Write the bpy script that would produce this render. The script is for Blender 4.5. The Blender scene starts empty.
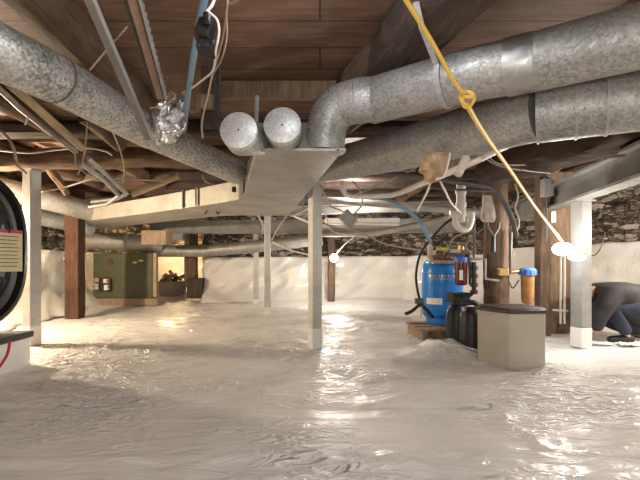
import bpy, bmesh, math, random
from mathutils import Vector, Matrix, noise
random.seed(7)
F, HY, CZ = 430.0, 262.0, 0.85          # focal length in pixels, horizon row, eye height
C = bpy.context.scene.collection
sc = bpy.context.scene
PI = math.pi
def P(px, py, Y): return Vector(((px-320)/F*Y, Y, CZ+(HY-py)/F*Y))
def PZ(px, py, z):
    Y = (z-CZ)*F/(HY-py); return Vector(((px-320)/F*Y, Y, z))
def G(px, py): return PZ(px, py, 0.0)
def V(*a): return Vector(a)

# ------------------------------------------------------------------ materials
def nodes(name):
    m = bpy.data.materials.new(name); m.use_nodes = True
    nt = m.node_tree; b = nt.nodes['Principled BSDF']
    return m, nt, b
def coords(nt, scale=(1,1,1)):
    tc = nt.nodes.new('ShaderNodeTexCoord'); mp = nt.nodes.new('ShaderNodeMapping')
    mp.inputs['Scale'].default_value = scale
    nt.links.new(tc.outputs['Object'], mp.inputs['Vector']); return mp.outputs['Vector']
def ramp(nt, fac, stops):
    r = nt.nodes.new('ShaderNodeValToRGB'); nt.links.new(fac, r.inputs['Fac'])
    e = r.color_ramp.elements
    while len(e) < len(stops): e.new(0.5)
    for i, (p, c) in enumerate(stops): e[i].position = p; e[i].color = (*c, 1)
    return r.outputs['Color']
def noisetex(nt, vec, s, d=4, r=.6, dist=0):
    n = nt.nodes.new('ShaderNodeTexNoise'); nt.links.new(vec, n.inputs['Vector'])
    n.inputs['Scale'].default_value = s; n.inputs['Detail'].default_value = d; n.inputs['Roughness'].default_value = r
    n.inputs['Distortion'].default_value = dist
    return n.outputs['Fac']
def bump(nt, b, h, strength=.3, dist=.01):
    bp = nt.nodes.new('ShaderNodeBump'); bp.inputs['Strength'].default_value = strength
    bp.inputs['Distance'].default_value = dist
    nt.links.new(h, bp.inputs['Height']); nt.links.new(bp.outputs['Normal'], b.inputs['Normal'])
def plain(name, col, rough=.6, metal=0, var=.18, scale=14, bs=.15, alpha=None):
    m, nt, b = nodes(name)
    v = coords(nt); n = noisetex(nt, v, scale)
    d = tuple(c*(1-var) for c in col); l = tuple(min(1, c*(1+var)) for c in col)
    nt.links.new(ramp(nt, n, [(.3, d), (.7, l)]), b.inputs['Base Color'])
    b.inputs['Roughness'].default_value = rough; b.inputs['Metallic'].default_value = metal
    if bs: bump(nt, b, n, bs, .004)
    return m
def wood(name, dark, light, scale=(14,14,1.6), rough=.8, bs=.5):
    m, nt, b = nodes(name)
    v = coords(nt, scale); n = noisetex(nt, v, 2.2, 8, .65, .8)
    v2 = coords(nt); n2 = noisetex(nt, v2, 3.5, 3)
    mx = nt.nodes.new('ShaderNodeMath'); mx.operation = 'MULTIPLY_ADD'
    nt.links.new(n, mx.inputs[0]); mx.inputs[1].default_value = .6
    m2 = nt.nodes.new('ShaderNodeMath'); m2.operation = 'MULTIPLY'; nt.links.new(n2, m2.inputs[0]); m2.inputs[1].default_value = .4
    nt.links.new(m2.outputs[0], mx.inputs[2])
    mid = tuple((a+c)/2 for a, c in zip(dark, light))
    nt.links.new(ramp(nt, mx.outputs[0], [(.33, dark), (.5, mid), (.66, light)]), b.inputs['Base Color'])
    b.inputs['Roughness'].default_value = rough; b.inputs['Specular IOR Level'].default_value = .25
    bump(nt, b, n, bs, .015)
    return m
def galv(name, lo, hi, scale=75, rough=.42, metal=.75, contrast=.25):
    m, nt, b = nodes(name)
    v = coords(nt)
    vo = nt.nodes.new('ShaderNodeTexVoronoi'); nt.links.new(v, vo.inputs['Vector']); vo.inputs['Scale'].default_value = scale
    sp = nt.nodes.new('ShaderNodeSeparateColor'); nt.links.new(vo.outputs['Color'], sp.inputs['Color'])
    n = noisetex(nt, v, 2.5, 4)
    ma = nt.nodes.new('ShaderNodeMath'); ma.operation = 'MULTIPLY_ADD'
    nt.links.new(sp.outputs[0], ma.inputs[0]); ma.inputs[1].default_value = contrast
    m2 = nt.nodes.new('ShaderNodeMath'); m2.operation = 'MULTIPLY_ADD'; nt.links.new(n, m2.inputs[0]); m2.inputs[1].default_value = 1.0; m2.inputs[2].default_value = -.12
    nt.links.new(m2.outputs[0], ma.inputs[2])
    nt.links.new(ramp(nt, ma.outputs[0], [(.2, lo), (.85, hi)]), b.inputs['Base Color'])
    rr = nt.nodes.new('ShaderNodeMath'); rr.operation = 'MULTIPLY_ADD'; nt.links.new(sp.outputs[1], rr.inputs[0])
    rr.inputs[1].default_value = .2; rr.inputs[2].default_value = rough
    nt.links.new(rr.outputs[0], b.inputs['Roughness'])
    b.inputs['Metallic'].default_value = metal
    bump(nt, b, n, .12, .02)
    return m
def emit(name, col, s):
    m, nt, b = nodes(name)
    b.inputs['Emission Color'].default_value = (*col, 1); b.inputs['Emission Strength'].default_value = s
    b.inputs['Base Color'].default_value = (*col, 1); return m

def plastic_sheet(name, col, crinkle=.5, rough=.2):
    m, nt, b = nodes(name)
    v = coords(nt)
    n = noisetex(nt, v, 1.3, 5); va = nt.nodes.new('ShaderNodeMapping'); va.inputs['Rotation'].default_value = (0,0,.5); va.inputs['Scale'].default_value = (1,2.4,1); nt.links.new(v, va.inputs['Vector']); n2 = noisetex(nt, va.outputs['Vector'], 5.5, 3, .5, 1.3)
    nt.links.new(ramp(nt, n, [(.3, tuple(c*.9 for c in col)), (.7, col)]), b.inputs['Base Color'])
    # fine creases: ridged warped noise, stronger inside patches
    a = nt.nodes.new('ShaderNodeMath'); a.operation = 'SUBTRACT'; nt.links.new(n2, a.inputs[0]); a.inputs[1].default_value = .5
    ab = nt.nodes.new('ShaderNodeMath'); ab.operation = 'ABSOLUTE'; nt.links.new(a.outputs[0], ab.inputs[0])
    vs = coords(nt, (1, 3.2, 1)); n3 = noisetex(nt, vs, 5, 3, .55, 1.2)
    pm = noisetex(nt, v, .9, 2)
    pr = ramp(nt, pm, [(.44, (0,0,0)), (.60, (1,1,1))])
    mu = nt.nodes.new('ShaderNodeMath'); mu.operation = 'MULTIPLY'; nt.links.new(ab.outputs[0], mu.inputs[0]); nt.links.new(pr, mu.inputs[1])
    ad = nt.nodes.new('ShaderNodeMath'); ad.operation = 'MULTIPLY_ADD'; nt.links.new(mu.outputs[0], ad.inputs[0]); ad.inputs[1].default_value = 5.5
    m3 = nt.nodes.new('ShaderNodeMath'); m3.operation = 'MULTIPLY'; nt.links.new(n3, m3.inputs[0]); m3.inputs[1].default_value = .55; nt.links.new(m3.outputs[0], ad.inputs[2])
    b.inputs['Roughness'].default_value = rough+.12
    b.inputs['Coat Weight'].default_value = .6; b.inputs['Coat Roughness'].default_value = .07
    b.inputs['Specular IOR Level'].default_value = .4
    bump(nt, b, ad.outputs[0], crinkle, .03)
    nt.links.new(b.inputs['Normal'].links[0].from_socket, b.inputs['Coat Normal'])
    return m

def stone(name):
    m, nt, b = nodes(name)
    v = coords(nt, (1,1,3.0))
    wn = nt.nodes.new('ShaderNodeTexNoise'); nt.links.new(v, wn.inputs['Vector']); wn.inputs['Scale'].default_value = 4
    mxv = nt.nodes.new('ShaderNodeVectorMath'); mxv.operation = 'MULTIPLY_ADD'
    nt.links.new(wn.outputs['Color'], mxv.inputs[0]); mxv.inputs[1].default_value = (.45,.45,.45); nt.links.new(v, mxv.inputs[2])
    vo = nt.nodes.new('ShaderNodeTexVoronoi'); vo.inputs['Scale'].default_value = 5; nt.links.new(mxv.outputs[0], vo.inputs['Vector'])
    ve = nt.nodes.new('ShaderNodeTexVoronoi'); ve.feature = 'DISTANCE_TO_EDGE'; ve.inputs['Scale'].default_value = 5; nt.links.new(mxv.outputs[0], ve.inputs['Vector'])
    sp = nt.nodes.new('ShaderNodeSeparateColor'); nt.links.new(vo.outputs['Color'], sp.inputs['Color'])
    fine = noisetex(nt, v, 14, 6, .7)
    ad = nt.nodes.new('ShaderNodeMath'); ad.operation = 'MULTIPLY_ADD'; nt.links.new(sp.outputs[0], ad.inputs[0]); ad.inputs[1].default_value = .45
    s2 = nt.nodes.new('ShaderNodeMath'); s2.operation = 'MULTIPLY'; nt.links.new(fine, s2.inputs[0]); s2.inputs[1].default_value = .6
    nt.links.new(s2.outputs[0], ad.inputs[2])
    col = ramp(nt, ad.outputs[0], [(.25, (.035,.025,.018)), (.5, (.19,.145,.11)), (.80, (.66,.58,.49))])
    gap = ramp(nt, ve.outputs['Distance'], [(.0, (.08,.06,.05)), (.14, (1,1,1))])
    mx = nt.nodes.new('ShaderNodeMix'); mx.data_type = 'RGBA'; mx.blend_type = 'MULTIPLY'; mx.inputs['Factor'].default_value = 1
    nt.links.new(col, mx.inputs['A']); nt.links.new(gap, mx.inputs['B'])
    nt.links.new(mx.outputs['Result'], b.inputs['Base Color']); b.inputs['Roughness'].default_value = .9
    cl = nt.nodes.new('ShaderNodeMath'); cl.operation = 'MINIMUM'; nt.links.new(ve.outputs['Distance'], cl.inputs[0]); cl.inputs[1].default_value = .2
    h = nt.nodes.new('ShaderNodeMath'); h.operation = 'MULTIPLY_ADD'; nt.links.new(fine, h.inputs[0]); h.inputs[1].default_value = .3; nt.links.new(cl.outputs[0], h.inputs[2])
    bump(nt, b, h.outputs[0], 1.0, .06)
    return m

def ceil_mat():
    m, nt, b = nodes('subfloor_boards')
    v = coords(nt)
    br = nt.nodes.new('ShaderNodeTexBrick'); nt.links.new(v, br.inputs['Vector'])
    br.inputs['Scale'].default_value = 1; br.inputs['Brick Width'].default_value = 3.1; br.inputs['Row Height'].default_value = .29
    br.inputs['Mortar Size'].default_value = .005; br.inputs['Mortar Smooth'].default_value = .3
    br.inputs['Color1'].default_value = (.25,.15,.105,1); br.inputs['Color2'].default_value = (.17,.105,.075,1); br.inputs['Mortar'].default_value = (.03,.018,.012,1)
    vg = coords(nt, (1.2,9,1)); n = noisetex(nt, vg, 2.6, 8, .65, .6)
    g = ramp(nt, n, [(.3,(.5,.48,.46)), (.7,(1.15,1.1,1.05))])
    mx = nt.nodes.new('ShaderNodeMix'); mx.data_type = 'RGBA'; mx.blend_type = 'MULTIPLY'; mx.inputs['Factor'].default_value = 1
    nt.links.new(br.outputs['Color'], mx.inputs['A']); nt.links.new(g, mx.inputs['B'])
    nt.links.new(mx.outputs['Result'], b.inputs['Base Color']); b.inputs['Roughness'].default_value = .6
    b.inputs['Specular IOR Level'].default_value = .3; bump(nt, b, n, .3, .008); return m

M = dict(
  galv=galv('galvanised_spangle', (.12,.118,.108), (.66,.66,.62), 95, .36, .6, .5),
  galv2=galv('galvanised_dull', (.17,.165,.155), (.52,.51,.48), 90, .42, .5, .32),
  galv3=galv('galvanised_fresh', (.34,.34,.33), (.66,.66,.64), 110, .4, .45, .35),
  trunk=galv('galvanised_sheet', (.25,.235,.205), (.52,.49,.44), 60, .45, .4, .12),
  strapm=galv('bright_strap', (.40,.40,.40), (.7,.7,.7), 40, .4, .4, .2),
  tape=galv('foil_tape', (.30,.29,.28), (.55,.54,.52), 20, .3, .8, .2),
  foil=galv('aluminium_foil', (.35,.35,.34), (.9,.9,.88), 60, .22, .9, .5),
  steel=plain('grey_painted_steel', (.36,.36,.35), .5, .35, .15, 8),
  beam=plain('grey_beam', (.23,.225,.215), .55, .2, .2, 5),
  post=galv('post_metal', (.40,.39,.37), (.66,.65,.62), 40, .38, .45, .15),
  boot=plastic_sheet('post_wrap', (.80,.77,.73), .3, .35),
  log=wood('log_wood', (.045,.028,.018), (.20,.125,.08)),
  logd=wood('dark_log_wood', (.03,.022,.018), (.12,.085,.068), bs=.9),
  post_w=wood('reddish_post', (.035,.016,.010), (.11,.055,.034)),
  pole=wood('tan_pole', (.28,.19,.10), (.62,.48,.30)),
  board=wood('pine_board', (.10,.062,.038), (.30,.20,.125)),
  rough=wood('rough_post', (.05,.032,.022), (.23,.15,.10)),
  block=wood('pale_block', (.20,.14,.09), (.46,.34,.24)),
  sheet=plastic_sheet('vapor_barrier_floor', (.86,.835,.80), .85, .24),
  wsheet=plastic_sheet('vapor_barrier_wall', (.86,.82,.76), .25, .35),
  stone=stone('fieldstone'), ceil=ceil_mat(),
  rail=plain('aged_steel_rail', (.26,.22,.19), .5, .4), railb=plain('brown_rail', (.33,.2,.14), .5, .2),
  blue=plain('blue_tank_paint', (.015,.20,.62), .3, 0, .08, 4, 0), bluec=plain('blue_cap', (.06,.18,.62), .4, 0, .05),
  bpipe=plain('blue_pipe', (.20,.31,.42), .5, 0, .15), black=plain('black_plastic', (.018,.018,.018), .42, 0, .2, 9, .05),
  blackg=plain('black_gloss_plastic', (.02,.018,.017), .3, 0, .2, 9, .05), blackr=plain('black_rubber', (.015,.015,.015), .6),
  cream=plain('cream_cabinet', (.53,.49,.40), .5, 0, .05, 5, 0), lid=plain('dark_lid', (.055,.042,.038), .4, 0, .1),
  amber=plain('amber_housing', (.36,.18,.06), .25, 0, .3, 10, 0), post2=plain('grey_post_paint', (.28,.275,.26), .5, .3, .15, 8),
  maroon=plain('maroon_housing', (.12,.012,.01), .2, 0, .3, 10, 0),
  pvc=plain('white_pvc', (.72,.68,.62), .35, 0, .06), gpvc=plain('grey_conduit', (.11,.107,.105), .45, 0, .1),
  copper=plain('copper', (.45,.2,.1), .35, .8), brass=plain('brass', (.6,.42,.16), .35, .8),
  yel=plain('yellow_cord', (.80,.52,.10), .45, 0, .05), wire=plain('grey_wire', (.42,.37,.31), .6), wired=plain('dark_wire', (.05,.045,.04), .6),
  wirew=plain('white_wire', (.72,.66,.58), .5), wireo=plain('tan_wire', (.36,.26,.17), .6), red=plain('red_cord', (.6,.02,.03), .5),
  green=plain('olive_paint', (.085,.09,.045), .55, .1, .12, 5, .05), rust=plain('rust', (.13,.05,.02), .8),
  paper=plain('pale_yellow_label', (.66,.60,.36), .6, 0, .05), white=plain('white_plastic', (.78,.77,.74), .5, 0, .04), magenta=plain('pink_band', (.5,.05,.13), .6),
  ink=plain('print_ink', (.12,.10,.08), .7, 0, 0), box=plain('grey_box', (.36,.35,.33), .5, .3), cloth=plain('dirty_white_cloth', (.60,.52,.44), .85, 0, .2),
  insul=plain('brown_insulation', (.40,.27,.15), .9, 0, .45, 20, .6), card=plain('cardboard', (.46,.36,.26), .8), tub=plain('grey_tub', (.30,.27,.24), .6),
  jacket=plain('charcoal_jacket', (.032,.030,.030), .8, 0, .35, 7, .5), denim=plain('navy_trousers', (.022,.03,.05), .85, 0, .3, 9, .4),
  skin=plain('skin', (.52,.30,.21), .5, 0, .06), hair=plain('dark_hair', (.03,.02,.015), .7), shoe=plain('black_shoe', (.015,.014,.014), .5),
  soil=plain('brown_soil', (.12,.08,.05), .95), yellow=plain('yellow_tag', (.75,.6,.08), .5), grn=plain('green_tag', (.15,.35,.1), .5),
  bulb=emit('lit_bulb', (1,.97,.9), 60), bulbw=emit('lit_warm_bulb', (1,.8,.5), 25), led=emit('lit_led_face', (1,.98,.94), 30),
)

# ------------------------------------------------------------------ mesh helpers
def obj(name, bm, m, parent=None, smooth=True, bevel=0, mats=None):
    bmesh.ops.recalc_face_normals(bm, faces=bm.faces[:])
    me = bpy.data.meshes.new(name); bm.to_mesh(me); bm.free()
    for x in (mats or [m]): me.materials.append(x)
    if smooth:
        for p in me.polygons: p.use_smooth = True
        try: me.set_sharp_from_angle(angle=math.radians(38))
        except Exception: pass
    o = bpy.data.objects.new(name, me); C.objects.link(o)
    if parent: o.parent = parent
    if bevel:
        b = o.modifiers.new('bevel', 'BEVEL'); b.width = bevel; b.segments = 2; b.limit_method = 'ANGLE'
    return o
def tag(o, label, cat, group=None):
    o['label'] = label; o['category'] = cat
    if group: o['group'] = group
    return o
def thing(name, label, cat, loc, group=None):
    o = bpy.data.objects.new(name, None); C.objects.link(o); o.location = loc; o.empty_display_size = .1
    bpy.context.view_layer.update()
    return tag(o, label, cat, group)
def part(name, bm, m, root, smooth=True, bevel=0, label=None):
    """child whose mesh is given in world space"""
    off = Vector((0,0,0)); r = root
    while r is not None: off += r.location; r = r.parent
    bmesh.ops.translate(bm, verts=bm.verts[:], vec=-off)
    o = obj(name, bm, m, root, smooth, bevel)
    if label: o['label'] = label
    return o
def struct(name, bm, m, smooth=True):
    o = obj(name, bm, m, None, smooth); o['kind'] = 'structure'; return o
def NB(): return bmesh.new()
def box(bm, c, s, rz=0, rot=None):
    mt = Matrix.Translation(Vector(c)) @ (rot.to_4x4() if rot else Matrix.Rotation(rz, 4, 'Z')) @ Matrix.Diagonal((s[0], s[1], s[2], 1))
    bmesh.ops.create_cube(bm, size=1, matrix=mt); return bm
def frames(pts):
    n = len(pts); T = []
    for i in range(n):
        a = pts[max(0, i-1)]; b = pts[min(n-1, i+1)]
        T.append((b-a).normalized())
    up = Vector((0,0,1)) if abs(T[0].z) < .9 else Vector((1,0,0))
    N = [(up - T[0]*up.dot(T[0])).normalized()]
    for i in range(1, n):
        v = N[-1] - T[i]*N[-1].dot(T[i])
        N.append(v.normalized() if v.length > 1e-6 else N[-1])
    return T, N
def smooth_pts(pts, k=6):
    pts = [Vector(p) for p in pts]
    if len(pts) < 3: return pts
    out = []
    q = [pts[0]*2-pts[1]] + pts + [pts[-1]*2-pts[-2]]
    for i in range(1, len(q)-2):
        for j in range(k):
            t = j/k; a, b, c, d = q[i-1], q[i], q[i+1], q[i+2]
            out.append(.5*((2*b)+(c-a)*t+(2*a-5*b+4*c-d)*t*t+(3*b-a-3*c+d)*t**3))
    out.append(pts[-1]); return out
def tube(bm, pts, r, seg=10, curve=False, rough=0, flat=1.0, seedv=0, cap=True):
    pts = [Vector(p) for p in pts]
    if curve: pts = smooth_pts(pts)
    R = r if isinstance(r, (list, tuple)) else None
    T, N = frames(pts); rings = []
    L = len(pts)
    for i, p in enumerate(pts):
        B = T[i].cross(N[i])
        if R:
            u = i/(L-1)*(len(R)-1); k = min(int(u), len(R)-2); rr = R[k]+(R[k+1]-R[k])*(u-k)
        else: rr = r
        ring = []
        for s in range(seg):
            a = 2*PI*s/seg; k = 1
            if rough: k = 1+rough*noise.noise(Vector((math.cos(a)*1.3+seedv, math.sin(a)*1.3, 0))+p*2.2)+rough*.5*noise.noise(p*9+Vector((math.cos(a)*3, math.sin(a)*3, seedv)))
            ring.append(bm.verts.new(p+(N[i]*math.cos(a)*flat+B*math.sin(a))*rr*k))
        rings.append(ring)
    for i in range(L-1):
        for s in range(seg):
            bm.faces.new((rings[i][s], rings[i][(s+1)%seg], rings[i+1][(s+1)%seg], rings[i+1][s]))
    if cap:
        bm.faces.new(rings[0][::-1]); bm.faces.new(rings[-1])
    return bm
def seg_pts(a, b, n): return [Vector(a).lerp(Vector(b), i/n) for i in range(n+1)]
def bar(bm, a, b, w, h, up=Vector((0,0,1))):
    """rectangular bar between two points"""
    a, b = Vector(a), Vector(b); d = (b-a); L = d.length; t = d.normalized()
    s = t.cross(up).normalized(); u = s.cross(t).normalized()
    vs = []
    for q in (a, b):
        for i, j in ((-1,-1),(1,-1),(1,1),(-1,1)): vs.append(bm.verts.new(q+s*i*w/2+u*j*h/2))
    for f in ((3,2,1,0),(4,5,6,7),(0,1,5,4),(1,2,6,5),(2,3,7,6),(3,0,4,7)): bm.faces.new([vs[k] for k in f])
    return bm
def prism(bm, poly, z0, z1):
    a = [bm.verts.new((x,y,z0)) for x,y in poly]; b = [bm.verts.new((x,y,z1)) for x,y in poly]; n = len(poly)
    bm.faces.new(a[::-1]); bm.faces.new(b)
    for i in range(n): bm.faces.new((a[i],a[(i+1)%n],b[(i+1)%n],b[i]))
    return bm
def hull8(bm, A, B):
    """box-like solid from two 4-corner loops"""
    a = [bm.verts.new(p) for p in A]; b = [bm.verts.new(p) for p in B]
    bm.faces.new(a[::-1]); bm.faces.new(b)
    for i in range(4): bm.faces.new((a[i],a[(i+1)%4],b[(i+1)%4],b[i]))
    return bm
def lathe(bm, prof, c, seg=28, mat=None):
    c = Vector(c); rings = []
    for r, z in prof:
        rings.append([c+(mat @ Vector((r*math.cos(2*PI*s/seg), r*math.sin(2*PI*s/seg), z)) if mat else Vector((r*math.cos(2*PI*s/seg), r*math.sin(2*PI*s/seg), z))) for s in range(seg)])
    R = [[bm.verts.new(p) for p in ring] for ring in rings]
    for i in range(len(R)-1):
        for s in range(seg): bm.faces.new((R[i][s], R[i][(s+1)%seg], R[i+1][(s+1)%seg], R[i+1][s]))
    bm.faces.new(R[0][::-1]); bm.faces.new(R[-1]); return bm

# ------------------------------------------------------------------ setting
def ridged(x, y, s, w=.5):
    p = Vector((x*s, y*s, 3.1)); q = Vector((noise.noise(p*.7), noise.noise(p*.7+Vector((9,2,1))), 0))*w
    return 1-abs(noise.noise(p+q))*2
def floor_h(x, y):
    h = .034*noise.noise(Vector((x*.8, y*.8, 0)))
    amp = .45+.55*max(0, min(1, .5+1.6*noise.noise(Vector((x*.7+4, y*.9, 5)))))
    if 1.9 < y < 2.5 and x < 1.0: amp *= .35        # flat taped overlap strip
    h += amp*.022*ridged(x, y*1.6, 2.1, .9)
    h += amp*.016*ridged(x*.55+y*.75, y*1.25-x*.45, 4.2, 1.0)
    h += max(0, amp-.7)*.012*ridged(x+y*.3, y*1.3, 10, 1.0)
    if y > 8.5: h += .16*min(1, (y-8.5)/1.3)**2*(1+.5*noise.noise(Vector((x*1.4,y,8))))
    # loose mound of sheeting beside the tanks
    d = math.hypot((x-1.14)/.50, (y-3.98)/.36)
    if d < 1: h += .13*(1-d*d)**2*(1+.5*noise.noise(Vector((x*7,y*7,1))))
    d = math.hypot((x+1.98)/.07, (y-4.05)/.07)
    if d < 1: h += .06*(1-d*d)
    # overlap ridge running across
    h += .012*max(0, 1-abs(y-(3.98+.1*noise.noise(Vector((x*1.2,0,0)))))/.05)*(1 if x < -.2 else 0)
    h += .012*max(0, min(1, (y-1.83-.02*x)/.03))+.008*max(0, 1-abs(y-2.33-.02*x)/.03)
    return h
FX0, FX1, FY0, FY1 = -5.2, 5.2, -2.0, 12.0
xs = [FX0+(FX1-FX0)*i/330 for i in range(331)]
ys = []; y = FY0
while y < FY1: ys.append(y); y += .05 if y < 1.2 else (.018 if y < 3.2 else (.028 if y < 5.5 else .05))
bm = NB(); grid = [[bm.verts.new((x, yy, floor_h(x, yy)-.02)) for x in xs] for yy in ys]
for j in range(len(ys)-1):
    for i in range(len(xs)-1): bm.faces.new((grid[j][i], grid[j][i+1], grid[j+1][i+1], grid[j+1][i]))
f = struct('floor', bm, M['sheet'])
CEIL = 2.15
bm = NB(); box(bm, (0,5,CEIL+.03), (10.4,14,.06)); struct('ceiling', bm, M['ceil'], False)

def wallmesh(path, z0, z1, step=.06, out=.05, th=.25, flip=1):
    """irregular stone face along a plan polyline, with thickness behind"""
    pts = []
    for a, b in zip(path[:-1], path[1:]):
        a, b = Vector((*a,0)), Vector((*b,0)); n = max(2, int((b-a).length/step))
        pts += [a.lerp(b, i/n) for i in range(n)]
    pts.append(Vector((*path[-1],0)))
    T, N = frames(pts)
    bm = NB(); zz = int((z1-z0)/step)+1; rows = []
    for i, p in enumerate(pts):
        nrm = Vector((-T[i].y, T[i].x, 0))*flip; col = []
        for k in range(zz+1):
            z = z0+(z1-z0)*k/zz; q = Vector((p.x, p.y, z*1.8))
            d = noise.voronoi(q*4.2)[0]; dd = min(.5, d[1]-d[0])*.16+out*noise.noise(q*3)
            col.append(bm.verts.new(p+Vector((0,0,z))-nrm*dd))
        col.append(bm.verts.new(p+Vector((0,0,z1))+nrm*th)); col.append(bm.verts.new(p+Vector((0,0,z0))+nrm*th))
        rows.append(col)
    n = len(rows[0])
    for i in range(len(rows)-1):
        for k in range(n): bm.faces.new((rows[i][k], rows[i+1][k], rows[i+1][(k+1)%n], rows[i][(k+1)%n]))
    bm.faces.new(rows[0]); bm.faces.new(rows[-1][::-1])
    return bm
Wleft = [(-4.0,-1.8), (-4.2,3.5), (-4.75,9.3), (-4.85,11.2)]
Wrec = [(-4.85,11.2), (-2.4,11.2)]
Wret = [(-2.4,11.2), (-2.52,9.35)]
Wback = [(-2.52,9.35), (0.2,9.7), (2.0,9.7), (3.4,8.3)]
Wright = [(3.4,8.3), (4.15,6.9), (4.5,5.6), (4.7,3.0), (4.6,-1.8)]
Wrear = [(4.6,-1.8), (-4.0,-1.8)]
for nm, w in (('wall_left', Wleft), ('wall_recess', Wrec), ('wall_return', Wret), ('wall_back', Wback), ('wall_right', Wright), ('wall_rear', Wrear)):
    struct(nm, wallmesh(w, -.05, CEIL, .06 if nm not in ('wall_rear','wall_return') else .15), M['stone'])

def liner(path, top, label, seed, off=.12, group=None):
    pts = []
    for a, b in zip(path[:-1], path[1:]):
        a, b = Vector((*a,0)), Vector((*b,0)); n = max(2, int((b-a).length/.05))
        pts += [a.lerp(b, i/n) for i in range(n)]
    pts.append(Vector((*path[-1],0)))
    T, N = frames(pts); bm = NB(); rows = []; K = 26; L = len(pts)
    for i, p in enumerate(pts):
        nrm = Vector((T[i].y, -T[i].x, 0))       # into the room
        u = i/(L-1); tp = top[0]+(top[1]-top[0])*u
        tp += .015*noise.noise(Vector((i*.13, seed, 0)))
        col = []
        for k in range(K+1):
            t = k/K; z = tp*t+.015*(1-t)
            o = off+.75*max(0, .36-t)**1.5*2.2
            s = i*.05
            o += .07*noise.noise(Vector((s*1.8+z*1.6, z*2.0, seed)))+.06*(1-abs(noise.noise(Vector((s*2.0-z*2.6, z*1.1+s*.6, seed+4))))*2.0)
            o += .09*max(0, noise.noise(Vector((s*.9+z*.8, z*1.7, seed+9))))*(1-t)
            col.append(bm.verts.new(p+Vector((0,0,z))+nrm*o))
        rows.append(col)
    for i in range(L-1):
        for k in range(K): bm.faces.new((rows[i][k], rows[i+1][k], rows[i+1][k+1], rows[i][k+1]))
    o = obj('vapor_barrier_sheet', bm, M['wsheet'])
    so = o.modifiers.new('t', 'SOLIDIFY'); so.thickness = .002
    return tag(o, label, 'plastic sheet', group)
liner(Wleft, (1.06,1.04), 'cream plastic sheet covering lower left wall behind reddish wooden post', 1)
liner(Wrec, (1.03,1.03), 'bright plastic sheet in the far recess behind the tub of sticks', 2)
liner(Wback, (.95,1.0), 'white plastic sheet on the far wall behind the central posts', 3)
liner(Wright, (1.1,1.22), 'white plastic sheet on right wall behind crouching person', 4)

# ------------------------------------------------------------------ logs, joists and wood overhead
def log(name, a, b, r, m, label, cat='log beam', rough=.28, group=None, seg=18, flat=1.0, mid=None):
    a, b = Vector(a), Vector(b); c = (a+b)/2
    ptsl = [a, mid, b] if mid is not None else [a, b]
    pts = smooth_pts(ptsl, 14) if mid is not None else seg_pts(a, b, 24)
    # build in a local frame with z along the log so the grain follows it
    q = (b-a).to_track_quat('Z', 'Y'); inv = q.inverted()
    bm = NB(); tube(bm, [inv @ (p-c) for p in pts], r, seg, rough=rough, seedv=random.random()*9, flat=flat)
    o = obj(name, bm, M[m]); o.location = c; o.rotation_mode = 'QUATERNION'; o.rotation_quaternion = q
    return tag(o, label, cat, group)
log('log_beam', V(-1.22,1.0,2.08), V(-1.50,4.45,2.09), .13, 'log', 'rough brown log joist above the spangled duct at upper left')
log('log_beam', V(.98,.2,2.04), V(.16,3.6,2.06), .17, 'logd', 'thick dark log passing over the big curved duct, upper right of centre')
log('log_beam', P(485,172,4.3), P(690,112,3.0), .15, 'logd', 'dark rough log under the ceiling on the right, above the grey beam', rough=.4)
log('log_beam', P(-60,163,4.5), P(252,154,4.7), .105, 'log', 'horizontal brown log beam resting on the left metal post')
log('log_beam', P(-10,186,6.6), P(215,182,6.9), .12, 'log', 'farther brown log beam resting on the reddish wooden post')
log('log_stub', P(84,116,3.5), P(121,147,3.9), .055, 'log', 'short cut log end poking out below the left duct', 'log')
log('wooden_pole', P(10,84,2.35), P(82,148,3.0), .026, 'pole', 'tan debarked wooden pole slanting below the left duct', 'pole', .12)
log('split_branch', P(132,194,4.3), P(178,176,4.3), .035, 'pole', 'splintered pale branch above the left trunk duct', 'branch', .3)
log('log_stub', P(36,150,4.7), P(66,192,5.6), .05, 'log', 'slanting brown brace log behind the left metal post', 'log')
for i, X in enumerate((-3.2, -2.3, 1.75, 2.75, 3.6)):
    log('floor_joist', V(X,-1.0 if i<4 else 2.5,2.06), V(X-.25,10.2 if X > -2.4 and X<2 else (9.0 if X<2 else 6.4),2.07), .085, 'log',
        ['brown log joist under the ceiling above the left metal post','brown log joist between left duct and left metal post',
         'brown log joist right of the thick dark log','brown log joist above the grey steel beam on the right','brown log joist nearest the right wall'][i], 'joist', group=None, seg=12)
def _dummy(): pass
def beam_box(name, c, s, m, label, cat, rz=0, group=None, bev=.006):
    bm = NB(); box(bm, (0,0,0), s); o = obj(name, bm, M[m], None, False, bev); o.location = c; o.rotation_euler.z = rz
    return tag(o, label, cat, group)
bj = lambda x0, x1, Y, z0, z1, m, l: beam_box('cross_joist', ((x0+x1)/2, Y, (z0+z1)/2), (x1-x0, .06, z1-z0), m, l, 'joist')
bj(-.78, .28, 3.10, 2.02, CEIL-.002, 'board', 'brown cross joist above the two capped duct stubs')
bj(-1.35, 1.2, 5.4, 1.99, CEIL-.002, 'board', 'cross joist behind the sheet metal plenum')
for i, Y in enumerate((4.0, 6.1, 6.8, 7.6, 8.5, 9.2)):  # dark logs added to hide and darken the ceiling overhead
    log('cross_joist', V(-4.1,Y,2.07), V(4.1 if Y < 6.5 else 3.0,Y-.12,2.06), .075, 'logd',
        ['nearest added dark cross log over the metal posts','added dark cross log second from the camera behind the plenum','added dark cross log third from the camera behind the plenum',
         'added dark cross log above the middle of the far room','added dark cross log just before the far steel beam','farthest added dark cross log by the stone wall'][i], 'joist', seg=12)
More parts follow.
